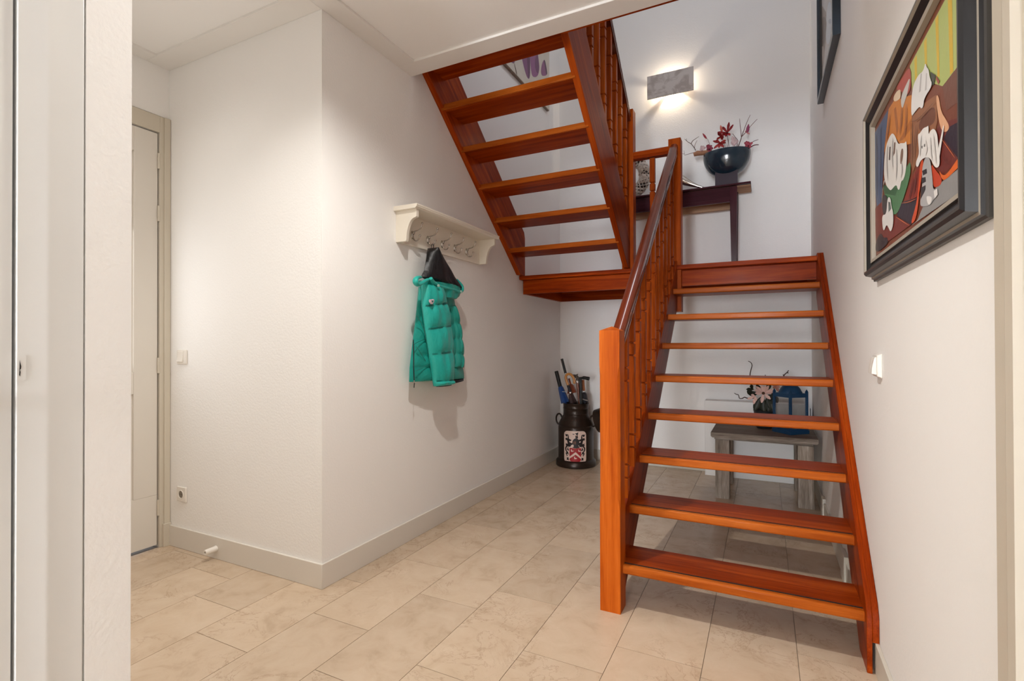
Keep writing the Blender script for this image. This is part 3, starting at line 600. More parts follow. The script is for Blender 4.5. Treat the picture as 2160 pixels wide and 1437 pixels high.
shapes = [
 ((176, 190, 110), A, [(660, 770), (700, 690), (1090, -40), (1330, -330), (1500, -330), (1500, 400), (1200, 805), (1040, 1005), (900, 960), (690, 1060)]),
 ((214, 184, 50), A, [(712, 690), (742, 640), (747, 940), (720, 950)]), ((214, 184, 50), A, [(825, 490), (857, 430), (862, 760), (838, 800)]),
 ((214, 180, 48), A, [(958, 225), (992, 165), (1008, 900), (982, 890)]), ((216, 180, 44), A, [(1103, -40), (1152, -130), (1168, 830), (1130, 875)]),
 ((112, 68, 52), A, [(1200, 800), (1500, 380), (1500, 1050), (1205, 1200), (1090, 1290), (1040, 1010)]),
 ((110, 40, 32), B, [(700, 130), (800, 60), (1000, 0), (1000, 330), (885, 400), (750, 520), (690, 450)]),
 ((38, 26, 44), B, [(770, 190), (820, 105), (900, 60), (1000, 120), (1000, 300), (882, 372), (765, 215)]),
 ((150, 98, 64), B, [(495, -30), (560, -60), (700, -160), (712, 60), (690, 160), (560, 330), (505, 495), (480, 400), (490, 240)]),
 ((110, 62, 38), B, [(552, 60), (690, -90), (700, 60), (640, 110), (560, 160)]),
 ((226, 172, 132), B, [(695, -150), (722, -160), (742, -20), (780, 40), (818, 112), (785, 160), (735, 135)]),
 ((206, 126, 40), B, [(300, -40), (345, -110), (495, -160), (495, 250), (440, 265), (390, 245), (340, 170), (262, 330), (262, 180)]),
 ((168, 96, 28), B, [(345, -40), (362, -60), (385, 120), (370, 200)]), ((176, 102, 30), B, [(490, 40), (495, 120), (420, 220), (385, 235)]),
 ((74, 92, 126), B, [(165, 195), (265, 20), (300, -40), (262, 330), (240, 745), (200, 782), (185, 600)]),
 ((48, 62, 92), B, [(190, 190), (205, 160), (215, 500), (205, 770), (195, 600)]), ((52, 66, 96), B, [(232, 130), (244, 100), (240, 500), (226, 720)]),
 ((176, 70, 60), A, [(500, 1040), (540, 960), (675, 745), (682, 1000), (640, 1120), (560, 1060)]),
 ((230, 206, 176), A, [(472, 1130), (515, 1060), (558, 1035), (560, 1110), (550, 1155), (480, 1192)]),
 ((206, 204, 200), A, [(556, 1150), (610, 1010), (676, 880), (640, 1080), (612, 1165), (575, 1288)]),
 ((60, 66, 52), A, [(905, 835), (970, 875), (945, 1000), (915, 970)]), ((160, 74, 62), A, [(975, 880), (1015, 945), (1000, 985), (975, 930)]),
 ((118, 40, 28), B, [(186, 800), (250, 735), (340, 850), (490, 935), (300, 1075), (196, 1130)]),
 ((78, 128, 86), B, [(475, 398), (492, 430), (482, 540), (420, 740), (372, 852), (330, 842), (258, 660), (262, 590), (380, 620)]),
 ((50, 96, 60), B, [(262, 600), (380, 625), (360, 690), (268, 672)]),
 ((146, 146, 146), B, [(545, 900), (600, 770), (720, 600), (885, 470), (1000, 380), (1000, 580), (905, 660), (490, 945)]),
 ((136, 42, 26), B, [(556, 450), (596, 398), (572, 650), (545, 705), (425, 745), (480, 610), (505, 520)]),
 ((40, 28, 44), B, [(415, 745), (548, 708), (552, 760), (492, 935), (372, 860)]),
 ((210, 78, 30), B, [(572, 400), (602, 378), (590, 500), (562, 650), (556, 760), (532, 900), (485, 938), (545, 740), (560, 560)]),
 ((196, 66, 32), B, [(660, 410), (700, 470), (760, 545), (745, 600), (705, 622), (680, 606)]),
 ((224, 104, 34), B, [(730, 470), (760, 520), (800, 510), (890, 375), (960, 290), (960, 390), (890, 455), (785, 560), (752, 550)]),
 ((44, 30, 40), B, [(192, 1100), (210, 1040), (240, 1000), (262, 1050), (290, 1035), (305, 1090), (196, 1180)]),
 ((232, 230, 226), B, [(330, 158), (358, 178), (385, 258), (405, 245), (440, 248), (456, 222), (462, 330), (452, 480), (430, 560), (412, 562), (398, 640), (382, 640), (370, 590), (326, 645), (312, 640), (280, 600), (262, 500), (272, 330), (290, 240)]),
 ((232, 230, 226), B, [(275, 560), (252, 620), (246, 760), (252, 900), (246, 740), (262, 560)]),
 ((72, 52, 42), B, [(312, 280), (322, 275), (318, 390), (306, 388)]), ((120, 92, 78), B, [(352, 240), (364, 240), (358, 330), (342, 360)]), ((128, 100, 84), B, [(412, 295), (430, 290), (428, 370), (408, 440), (402, 380)]),
 ((228, 228, 228), A, [(705, 1010), (770, 870), (830, 830), (855, 722), (870, 785), (892, 800), (905, 900), (942, 990), (840, 1140), (832, 1240), (806, 1268), (785, 1235), (720, 1320), (690, 1360), (688, 1200)]),
 ((186, 184, 184), A, [(800, 860), (815, 850), (800, 1060), (780, 1080)]), ((190, 188, 188), A, [(865, 850), (875, 850), (870, 1040), (850, 1060)]),
 ((234, 232, 230), B, [(553, 172), (572, 165), (600, 118), (634, 108), (646, 92), (645, 180), (660, 140), (690, 120), (718, 160), (728, 260), (745, 420), (720, 458), (690, 440), (660, 368), (615, 365), (575, 395), (556, 450), (538, 440), (540, 398), (566, 340), (560, 260)]),
 ((234, 232, 230), B, [(773, 86), (778, 110), (745, 320), (730, 420), (726, 300), (755, 170)]),
 ((96, 92, 90), B, [(586, 270), (596, 268), (594, 292), (586, 290)]), ((96, 92, 90), B, [(608, 255), (618, 252), (616, 276), (606, 276)]),
 ((176, 176, 178), B, [(605, 400), (625, 362), (655, 372), (668, 430), (682, 560), (684, 640), (722, 628), (724, 690), (690, 715), (662, 770), (600, 782), (570, 770), (596, 600), (590, 480)]),
 ((46, 46, 52), B, [(592, 480), (630, 460), (635, 500), (600, 520)]), ((46, 46, 52), B, [(588, 540), (622, 530), (625, 570), (590, 590)]), ((46, 46, 52), B, [(585, 620), (622, 600), (620, 640), (580, 720)]),
 ((232, 230, 228), B, [(628, 700), (640, 690), (682, 700), (662, 770), (640, 760)]), ((232, 230, 228), B, [(692, 650), (722, 628), (726, 680), (700, 715)]),
 ((60, 56, 56), B, [(250, 690), (290, 680), (300, 760), (285, 860), (258, 850)]),
 ((226, 224, 222), B, [(298, 700), (325, 705), (332, 780), (348, 830), (348, 940), (325, 1000), (308, 960), (290, 930), (272, 985), (258, 975), (250, 850), (290, 850)]),
 ((98, 108, 104), B, [(306, 740), (322, 745), (330, 800), (308, 830)]),
]
def clip(poly, y0, y1, z0, z1):
    def cut(P, f, g):
        out = []
        for i in range(len(P)):
            a, b = P[i-1], P[i]
            if f(a) >= 0:
                out.append(a)
                if f(b) < 0: t = f(a)/(f(a)-f(b)); out.append((a[0]+(b[0]-a[0])*t, a[1]+(b[1]-a[1])*t))
            elif f(b) >= 0:
                t = f(a)/(f(a)-f(b)); out.append((a[0]+(b[0]-a[0])*t, a[1]+(b[1]-a[1])*t))
        return out
    for f in (lambda p: p[0]-y0, lambda p: y1-p[0], lambda p: p[1]-z0, lambda p: z1-p[1]):
        if len(poly) > 2: poly = cut(poly, f, None)
    return poly
STRAIGHT = {(176, 190, 110), (112, 68, 52), (150, 98, 64), (146, 146, 146), (110, 40, 32), (38, 26, 44), (40, 28, 44), (74, 92, 126), (206, 126, 40), (118, 40, 28)}
def chaikin(P, n=2):
    for _ in range(n):
        Q = []
        for i in range(len(P)):
            a, b = P[i], P[(i+1) % len(P)]
            Q += [(a[0]*.75+b[0]*.25, a[1]*.75+b[1]*.25), (a[0]*.25+b[0]*.75, a[1]*.25+b[1]*.75)]
        P = Q
    return P
def strokes(c, fn, lines, wd):
    """brush strokes: thin tapering patches along each line"""
    for ln in lines:
        n = len(ln); L_, R_s = [], []
        for i, (x, y) in enumerate(ln):
            a, b = ln[max(i-1, 0)], ln[min(i+1, n-1)]; dx, dy = b[0]-a[0], b[1]-a[1]; d = math.hypot(dx, dy) or 1
            ww = wd*(.35 if i in (0, n-1) else 1)
            L_.append((x-dy/d*ww, y+dx/d*ww)); R_s.append((x+dy/d*ww, y-dx/d*ww))
        shapes.append((c, fn, L_+R_s[::-1]))
strokes((196, 192, 190), B, [[(300, 260), (290, 400), (300, 560)], [(345, 200), (335, 330), (345, 470)], [(375, 290), (378, 430), (372, 560)], [(420, 400), (425, 480), (412, 540)]], 5)
strokes((206, 202, 200), B, [[(590, 180), (580, 260), (575, 360)], [(625, 220), (640, 290), (625, 350)], [(690, 160), (705, 300), (715, 420)], [(665, 190), (670, 300), (680, 400)]], 5)
strokes((150, 84, 26), B, [[(320, 0), (300, 160), (285, 240)], [(420, -60), (415, 60), (400, 180)], [(460, -90), (455, 100), (440, 200)]], 5)
strokes((104, 66, 42), B, [[(500, 60), (502, 240), (500, 440)], [(545, 90), (530, 260), (520, 420)], [(497, 60), (560, 55), (705, -110)]], 4)
strokes((226, 120, 60), B, [[(765, 210), (830, 300), (880, 372)], [(420, 752), (480, 745), (546, 716)], [(372, 866), (430, 905), (488, 940)]], 3)
strokes((96, 30, 22), B, [[(520, 540), (505, 640), (480, 730)], [(550, 480), (535, 600), (520, 700)], [(760, 330), (800, 400), (830, 430)]], 5)
pic = MB(); pmats = []
for k, (c, fn, pts) in enumerate(shapes):
    P = [tuple(at_x(*fn(x, y), CX_)[1:]) for x, y in (chaikin(pts) if len(pts) > 4 and c not in STRAIGHT else pts)]
    P = clip(P, iy0, iy1, iz0, iz1)
    if len(P) < 3: continue
    m = paint(c)
    if m not in pmats: pmats.append(m)
    x = CX_-.0002-.00006*k
    pic.add([(x, y, z) for y, z in P], [tuple(range(len(P)))], pmats.index(m))
obj('painted_scene', pic, pmats, pa_)

# second picture, up the stairs
M_BF = flat('slate_blue_frame', (.022, .034, .048, 1), .28, coat=.3)
QY0, QY1, QZ0, QZ1 = 3.0, 3.83, 2.70, 3.60
p2 = thing('painting', 'dark blue framed picture higher up on the right wall above the landing', 'painting', (XR, 3.4, QZ0))
fp2 = [(0, .0005), (0, .034), (.004, .036), (.022, .036), (.026, .030), (.030, .022), (.040, .020), (.044, .010), (.044, .0005)]
obj('frame', frame_profile(QY0, QY1, QZ0, QZ1, fp2, [0, 0, 0, 0, 0, 1, 1, 0], p2, None), [M_BF, M_FR2], p2)
C2 = XR-.010
obj('canvas', MB().box(C2, XR-.001, QY0+.043, QY1-.043, QZ0+.043, QZ1-.043), paint((196, 194, 192)), p2)
E2 = lambda x, y: (1710+x/5.99, y/5.99)
s2_ = [((150, 138, 128), [(100, 190), (140, 60), (180, 130), (200, 160), (205, 350), (190, 560), (150, 850), (125, 1000), (110, 600)]),
       ((112, 98, 88), [(140, 230), (190, 200), (200, 360), (180, 540), (130, 620), (120, 380)]),
       ((206, 214, 222), [(215, 60), (250, 0), (270, 160), (272, 330), (240, 560), (205, 560), (190, 450), (205, 300), (195, 240)]),
       ((170, 182, 196), [(225, 250), (262, 230), (264, 300), (230, 300)]),
       ((188, 180, 172), [(120, 640), (160, 560), (180, 660), (165, 760), (130, 900)])]
pic = MB(); pmats = []
for k, (c, pts) in enumerate(s2_):
    P = clip([tuple(at_x(*E2(x, y), C2)[1:]) for x, y in chaikin(pts)], QY0+.044, QY1-.044, QZ0+.044, QZ1-.044)
    if len(P) < 3: continue
    pmats.append(paint(c)); pic.add([(C2-.0003-.0002*k, y, z) for y, z in P], [tuple(range(len(P)))], len(pmats)-1)
obj('painted_scene', pic, pmats, p2)

# purple tulips on the coat wall, seen through the upper flight
tp = thing('canvas_picture', 'unframed canvas with purple tulips seen between the upper stair treads', 'picture', (XA, 4.0, 3.415))
TX = XA+.026
obj('canvas', MB().box(XA+.0005, TX, 3.42, 4.545, 3.405, 4.45), paint((206, 198, 186)), tp, bevel=.002)
obj('bottom_edge', MB().box(XA+.002, TX-.004, 3.425, 4.54, 3.3985, 3.405), paint((128, 108, 92)), tp)
E3 = lambda x, y: (1030+x/9.58, 90+y/9.58)
ts = [((124, 70, 116), [(640, 120), (840, 60), (850, 400), (840, 740), (790, 720), (745, 600), (690, 380)]), ((96, 48, 88), [(770, 260), (840, 240), (850, 700), (800, 720), (795, 520)]),
      ((140, 84, 130), [(840, 60), (980, 40), (1020, 380), (1035, 520), (1000, 690), (890, 700), (860, 560), (845, 300)]), ((108, 60, 100), [(960, 230), (1000, 215), (1035, 520), (1000, 660), (930, 480)]),
      ((134, 80, 122), [(1060, 560), (1085, 420), (1130, 335), (1150, 380), (1185, 560), (1190, 660), (1080, 680)]), ((64, 34, 58), [(1120, 338), (1148, 360), (1192, 640), (1165, 650), (1145, 480)]),
      ((112, 64, 104), [(440, 370), (520, 330), (535, 380), (520, 420), (470, 405)]), ((84, 60, 52), [(520, 415), (527, 413), (585, 660), (578, 690)])]
pic = MB(); pmats = []
for k, (c, pts) in enumerate(ts):
    P = clip([tuple(at_x(*E3(x, y), TX)[1:]) for x, y in chaikin(pts)], 3.43, 4.54, 3.41, 4.44)
    if len(P) < 3: continue
    pmats.append(paint(c)); pic.add([(TX+.0003+.0002*k, y, z) for y, z in P], [tuple(range(len(P)))], len(pmats)-1)
obj('painted_tulips', pic, pmats, tp)

# ------------------------------------------------------------------ wall lamp
M_STONE = newmat('marbled_plaster'); ms, nt_, N_, L_, b_s = M_STONE
tc = N_.new('ShaderNodeTexCoord'); nz = N_.new('ShaderNodeTexNoise'); nz.inputs['Scale'].default_value = 9; nz.inputs['Detail'].default_value = 8; nz.inputs['Distortion'].default_value = 1.4
c_ = N_.new('ShaderNodeValToRGB'); c_.color_ramp.elements[0].position = .38; c_.color_ramp.elements[0].color = (.44, .39, .36, 1); c_.color_ramp.elements[1].position = .52; c_.color_ramp.elements[1].color = (.62, .58, .55, 1)
L_.new(tc.outputs['Object'], nz.inputs['Vector']); L_.new(nz.outputs['Fac'], c_.inputs[0]); L_.new(c_.outputs[0], b_s.inputs['Base Color']); b_s.inputs['Roughness'].default_value = .7
wl = thing('wall_lamp', 'lit rectangular marbled wall lamp glowing on the back wall above the landing', 'wall lamp', (SC[0], YB, SC[2]))
obj('shade_plate', MB().box(SC[0]-.205, SC[0]+.205, YB-.098, YB-.086, SC[2]-.107, SC[2]+.107), ms, wl, bevel=.002)
obj('wall_mount', MB().box(SC[0]-.03, SC[0]+.03, YB-.008, YB, SC[2]-.03, SC[2]+.03), M_CHROME, wl)
for a, r, wd in ((39, .062, .0105), (-27, .055, .009), (226, .055, .008), (157, .07, .008)):
    c = math.cos(math.radians(a))*r; s_ = math.sin(math.radians(a))*r
    obj('spacer', MB().tube([(SC[0]+c, YB-.0865, SC[2]-.005+s_), (SC[0]+c, YB-.0005, SC[2]-.005+s_)], wd, 8), M_CHROME, wl, smooth=50)
M_BULB, _, _, _, bb_ = newmat('lit_bulb'); bb_.inputs['Emission Color'].default_value = (1, .82, .58, 1); bb_.inputs['Emission Strength'].default_value = 4
obj('bulb_base', MB().box(SC[0]-.012, SC[0]+.012, YB-.030, YB-.008, SC[2]-.017, SC[2]+.007), M_STEEL, wl)

# ------------------------------------------------------------------ console table on the landing
ct = thing('console_table', 'dark plum console table against the back wall on the landing', 'table', (-.645, 4.68, 1.73))
obj('tabletop', MB().box(-1.20, -.092, 4.55, 4.825, 2.4545, 2.470), T_X, ct, bevel=.004)
obj('underside', MB().box(-1.197, -.095, 4.592, 4.822, 2.450, 2.4545), RAW, ct)
obj('apron', MB().box(-1.105, -.20, 4.572, 4.590, 2.325, 2.450).box(-1.105, -.20, 4.570, 4.572, 2.345, 2.350), T_X, ct, bevel=.001)
obj('apron', MB().box(-1.105, -.20, 4.785, 4.803, 2.315, 2.450), RAW, ct)
for x, sx in ((-.196, -1), (-1.16, 1)):
    obj('apron', MB().box(min(x-.03, x-.012) if sx < 0 else x+.012, x-.012 if sx < 0 else x+.03, 4.59, 4.785, 2.325, 2.450), T_X, ct)
    for yy in (4.568, 4.755):
        x0 = x-.055 if sx < 0 else x
        tpz = [[(x0+a, yy+b, z) for a, b in ((i, i), (.055-i, i), (.055-i, .05-i), (i, .05-i))] for z, i in ((2.450, 0), (2.32, 0), (1.731, .009))]
        obj('leg', MB().rings(tpz), T_Z, ct, bevel=.001)
# bowl
M_BOWL = flat('dark_glazed_bowl', (.010, .026, .042, 1), .14, coat=.5, var=.3)
bx, by = -.281, 4.69
bw = thing('bowl', 'dark glossy blue bowl on a square foot standing on the plum console table', 'bowl', (bx, by, 2.47))
obj('foot', MB().rings([[(bx+a*.088, by+b*.06, z) for a, b in ((-1, -1), (1, -1), (1, 1), (-1, 1))] for z in (2.4705, 2.605)]), flat('plum_grey_ceramic', (.045, .032, .045, 1), .25), bw, bevel=.002)
prof = [(.001, 2.568)] + [(.19*math.sin(a)**.9, 2.765-.198*math.cos(a)) for a in [PI/2*i/12 for i in range(1, 13)]] + [(.186, 2.777), (.180, 2.775)] + [(.178*math.sin(a)**.9, 2.765-.186*math.cos(a)) for a in [PI/2*i/8 for i in range(8, 0, -1)]]
bwl = MB().rings([[(bx+r*math.cos(2*PI*k/40), by+.72*r*math.sin(2*PI*k/40), z) for k in range(40)] for r, z in prof])
obj('vessel', bwl, M_BOWL, bw, smooth=60)
# flower arrangement in the bowl
def petal(mb, base, d, ln, wd, cup=.25, mi=0, nrm=None, nl=6, th=.0012):
    d = Vector(d).normalized(); n = Vector(nrm) if nrm else Vector((0, -1, .3)); n = (n-d*n.dot(d)).normalized(); s_ = d.cross(n)
    vs = []
    for i in range(nl+1):
        t = i/nl; w_ = wd*math.sin(PI*min(1, t*.92+.04))**.75*(.55+.45*t if t < .6 else 1)
        for j in range(-2, 3):
            u = j/2; vs.append(Vector(base)+d*ln*t+s_*w_*u*.5+n*(cup*wd*(u*u)+cup*ln*.45*t*t))
    nf = len(vs); vs += [v-n*th for v in vs]; W_ = 5
    fs = [(i*W_+j, i*W_+j+1, (i+1)*W_+j+1, (i+1)*W_+j) for i in range(nl) for j in range(4)]
    fs += [tuple(reversed([nf+q for q in f])) for f in fs]
    mb.add(vs, fs, mi)
fa = thing('flower_arrangement', 'artificial magnolias, red blossoms and bare twigs arranged in the dark bowl', 'flowers', (bx, by, 2.72))
FY = 4.69
def fq(x, y, dy=0): return at_y(1420+x/8.455, 230+y/8.455, FY+dy)
M_TWIG = flat('twig_bark', rgb(96, 72, 60), .8, bump=.6, bscale=120, var=.3); M_TWR = flat('reddish_twig', rgb(100, 44, 48), .7, var=.25); M_LOG = flat('bark_piece', rgb(158, 112, 84), .8, bump=.8, bscale=60, var=.2)
for pts, r, m in (([(400, 740), (375, 690), (320, 622), (265, 590), (205, 535)], .0035, M_TWIG), ([(320, 622), (345, 572), (400, 530), (460, 490)], .003, M_TWIG), ([(378, 690), (395, 620), (428, 560)], .0025, M_TWIG),
                  ([(420, 770), (340, 785), (200, 826)], .003, M_TWIG), ([(200, 805), (190, 740)], .002, M_TWIG), ([(205, 805), (160, 798)], .002, M_TWIG), ([(240, 575), (238, 525)], .002, M_TWIG),
                  ([(1150, 720), (1190, 590), (1222, 490), (1250, 400)], .0045, M_TWIG), ([(1215, 500), (1208, 410), (1195, 290), (1184, 172)], .0032, M_TWR), ([(1225, 480), (1290, 300), (1335, 190), (1376, 104)], .003, M_TWR), ([(1225, 490), (1300, 410), (1395, 290), (1500, 180)], .003, M_TWR),
                  ([(1150, 720), (1150, 580), (1105, 500), (1060, 440)], .003, M_TWR), ([(1300, 690), (1400, 600), (1520, 545)], .0032, M_TWR), ([(1330, 700), (1420, 655), (1525, 638)], .0055, M_TWR),
                  ([(660, 760), (655, 650), (625, 560), (605, 525)], .002, M_TWR), ([(960, 720), (980, 600), (965, 450)], .0025, M_TWR), ([(930, 720), (945, 620), (900, 540)], .002, M_TWR), ([(1000, 720), (985, 560), (960, 480)], .002, M_TWIG), ([(880, 720), (920, 640), (870, 600)], .002, M_TWR)):
    P = [fq(*p) for p in pts]; P[0] = Vector((P[0].x*.8+bx*.2, by, min(P[0].z, 2.755)))if P[0].z < 2.80 and m is not M_LOG else P[0]
    P = [Vector(q) for q in bez([tuple(p) for p in P], 4)]
    obj('twig', MB().tube(P, [r*(1-.45*i/(len(P)-1)) for i in range(len(P))], 6), m, fa, smooth=60)
lg = [fq(*p) for p in ((365, 815), (430, 790), (520, 785), (600, 775), (690, 750))]
obj('bark_piece', MB().tube(lg, [.017, .023, .021, .020, .016], 8), M_LOG, fa, smooth=50)
def blossom(c, petals, col, wd, cup, dy=0, core=None, name='blossom'):
    mb = MB(); cc = fq(*c, dy)
    for px, py in petals:
        tip = fq(px, py, dy-.012); d = tip-cc; petal(mb, cc, d, d.length*1.08, wd*1.45, cup)
    m = flat('petal_%d_%d_%d' % col, rgb(*col), .55, var=.2)
    f = obj(name, mb, m, fa, smooth=60)
    if core: obj('flower_heart', MB().ball(cc+Vector((0, -.006, 0)), .007), flat('petal_core_%d_%d_%d' % core, rgb(*core), .7), f, smooth=60)
def bud(c, tip, col, r, dy=0):
    a, b = fq(*c, dy), fq(*tip, dy); n = 7
    path = [a.lerp(b, i/n) for i in range(n+1)]; rad = [r*max(.12, math.sin(PI*(.12+.86*(i/n))))**.8 for i in range(n+1)]
    obj('flower_bud', MB().tube(path, rad, 10), flat('petal_%d_%d_%d' % col, rgb(*col), .55, var=.2), fa, smooth=60)
blossom((965, 430), [(1000, 255), (1075, 300), (880, 335), (800, 435), (1015, 480), (900, 480), (940, 500)], (150, 22, 30), .017, .3, 0, (60, 24, 16))
blossom((850, 500), [(790, 440), (785, 560), (880, 560), (930, 440), (830, 430), (900, 520)], (156, 40, 36), .018, .4, .01)
blossom((835, 610), [(715, 590), (940, 575), (740, 715), (895, 690), (820, 700), (930, 620), (760, 570)], (166, 50, 46), .018, .3, -.01)
bud((870, 410), (845, 290), (198, 96, 78), .011); bud((595, 530), (525, 435), (160, 40, 56), .0085)
bud((1320, 425), (1345, 270), (140, 56, 92), .0135); blossom((1300, 420), [(1360, 455), (1275, 400)], (206, 140, 136), .011, .3)
blossom((530, 735), [(490, 665), (470, 730), (545, 660), (590, 690), (500, 760)], (226, 204, 204), .017, .35, -.03)
blossom((645, 725), [(590, 660), (620, 640), (700, 660), (715, 720), (650, 785), (595, 740)], (176, 86, 104), .019, .45, -.05, (46, 20, 30))
blossom((1080, 660), [(1060, 500), (1030, 590), (1140, 560), (1100, 520), (1170, 580)], (226, 204, 204), .020, .3, -.01)
blossom((1340, 665), [(1260, 620), (1290, 590), (1350, 585), (1425, 620), (1380, 700), (1280, 700)], (196, 100, 116), .020, .45, -.03, (50, 26, 30))
# wreath on the table
wx, wy, wz, RW = at_y(1326, 361, 4.66).x, 4.66, 2.680, .150
wr = thing('wreath', 'whitewashed woven wicker wreath propped on the console table behind the newel', 'wreath', (wx, wy, 2.47))
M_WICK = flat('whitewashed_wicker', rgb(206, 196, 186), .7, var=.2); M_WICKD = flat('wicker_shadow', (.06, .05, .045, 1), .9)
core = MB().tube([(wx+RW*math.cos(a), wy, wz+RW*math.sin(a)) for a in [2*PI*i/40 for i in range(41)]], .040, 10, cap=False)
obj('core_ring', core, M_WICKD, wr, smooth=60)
for s_ in range(12):
    pts = []; tw = 5 if s_ % 2 else -5
    for i in range(91):
        a = 2*PI*i/90; b = tw*a + 2*PI*(s_//2)/6; rr_ = .044+.004*math.sin(9*a+s_)
        pts.append((wx+(RW+rr_*math.cos(b))*math.cos(a), wy+rr_*math.sin(b), wz+(RW+rr_*math.cos(b))*math.sin(a)))
    obj('strand', MB().tube(pts, .0115, 6, cap=False, flatten=.28), M_WICK, wr, smooth=60)
wb = wr
# silver bird
M_SIL = flat('hammered_silver', (.70, .66, .60, 1), .22, 1, bump=.5, bscale=90, var=.25)
bq = lambda px, py: at_y(px, py, 4.64)
brd = thing('bird_figurine', 'silver pheasant figurine with long tail on the console table behind the newel', 'figurine', (-.68, 4.64, 2.47))
spine = [bq(1414, 386), bq(1418, 379), bq(1427, 376), bq(1438, 379), bq(1447, 384), bq(1457, 388), bq(1470, 392.5), bq(1482, 396), bq(1494, 398)]
obj('body', MB().tube(spine, [.012, .024, .036, .040, .033, .023, .014, .009, .004], 12), M_SIL, brd, smooth=60)
obj('head', MB().ball(bq(1411, 372), .014).tube([bq(1416, 381), bq(1412, 374)], [.016, .011], 8).tube([bq(1409, 372), bq(1404.5, 373)], [.005, .001], 6), M_SIL, brd, smooth=60)
for px in (1430, 1439):
    p = bq(px, 385); obj('leg', MB().tube([p, (p.x+.004, 4.64, 2.474)], .0025, 6).tube([(p.x-.018, 4.635, 2.473), (p.x+.012, 4.645, 2.473)], .0025, 5), M_SIL, brd, smooth=60)

# ------------------------------------------------------------------ milk can with umbrellas
cx_, cy_ = -1.613, 4.605
M_CAN = flat('dark_bronze_paint', (.030, .017, .011, 1), .32, .35, var=.35)
mc = thing('milk_can', 'old dark brown milk can with a painted coat of arms in the back corner', 'milk can', (cx_, cy_, 0))
RC = .166
cprof = [(.001, .004), (.180, .004), (.188, .004), (.190, .012), (.188, .050), (.178, .058), (RC, .066), (RC, .360), (.164, .378), (.168, .384), (.164, .390), (.150, .420), (.128, .462), (.120, .474), (.118, .482), (.121, .486), (.118, .490), (.118, .535), (.121, .539), (.118, .543), (.119, .578), (.123, .582), (.123, .588), (.113, .588), (.110, .5), (.155, .37), (.155, .03), (.001, .03)]
obj('body', MB().lathe(cprof, (cx_, cy_, 0), 48), M_CAN, mc, smooth=50)
def ringpath(c, r1, r2, ax, n=20):
    return [(c[0]+(r1*math.cos(a) if ax != 0 else 0), c[1]+(r1*math.cos(a) if ax == 0 else 0), c[2]+r2*math.sin(a)) for a in [2*PI*i/n for i in range(n+1)]]
obj('handle', MB().tube(ringpath((cx_-.170, cy_, .425), .030, .050, 1), .0085, 8, cap=False), M_CAN, mc, smooth=60)
obj('handle', MB().tube(ringpath((cx_+.170, cy_, .425), .030, .050, 1), .0085, 8, cap=False), M_CAN, mc, smooth=60)
# hanging lid, tilted outward
lprof = [(.001, 0), (.102, 0), (.108, .004), (.112, .070), (.116, .074), (.118, .080), (.136, .086), (.140, .092), (.137, .098), (.120, .100), (.001, .108)]
ld = MB().lathe(lprof, (0, 0, 0), 36).xform(Matrix.Translation((cx_+.205, cy_+.005, .425)) @ Matrix.Rotation(math.radians(74), 4, 'Y'))
lid = obj('lid', ld, M_CAN, mc, smooth=45)
# coat of arms wrapped on the can
view = math.atan2(-cy_, -cx_) + math.radians(-3)
def wrap(u, v, k): a = view + u/RC; r = RC+.0005+.00035*k; return (cx_+r*math.cos(a), cy_+r*math.sin(a), v)
CPX = lambda x, y: ((x-660)/13.69*.00433, .198-(y-700)/13.69*.00433)   # crest sketch -> metres on the can
def crest(name, polys, mat, k, par):
    bm = bmesh.new()
    for pts in polys:
        P = [CPX(x, y) for x, y in pts]
        f = bm.faces.new([bm.verts.new((u, v, 0)) for u, v in P])
    bmesh.ops.triangulate(bm, faces=bm.faces)
    for _ in range(4):
        es = [e for e in bm.edges if e.calc_length() > .022]
        if not es: break
        bmesh.ops.subdivide_edges(bm, edges=es, cuts=1); bmesh.ops.triangulate(bm, faces=[f for f in bm.faces if len(f.verts) > 3])
    mb = MB(); mb.add([wrap(v.co.x, v.co.y, k) for v in bm.verts], [tuple(v.index for v in f.verts) for f in (bm.verts.index_update() or bm.faces)])
    bm.free(); return obj(name, mb, mat, par)
def rrect(x0, y0, x1, y1, r, n=6):
    P = []
    for cx, cy, a0 in ((x1-r, y0+r, -PI/2), (x1-r, y1-r, 0), (x0+r, y1-r, PI/2), (x0+r, y0+r, PI)):
        P += [(cx+r*math.cos(a0+PI/2*i/n), cy+r*math.sin(a0+PI/2*i/n)) for i in range(n+1)]
    return P
M_CW = flat('crest_white', rgb(226, 200, 186), .5, var=.03); M_CK = flat('crest_black', (.014, .008, .008, 1), .5); M_CR = flat('crest_red', (.36, .006, .012, 1), .45, var=.05); M_CO = flat('crest_bronze', (.24, .08, .04, 1), .5)
pnl = crest('crest_panel', [rrect(315, 235, 1000, 1165, 120)], M_CW, 0, mc); pnl['label'] = 'white panel with painted coat of arms'
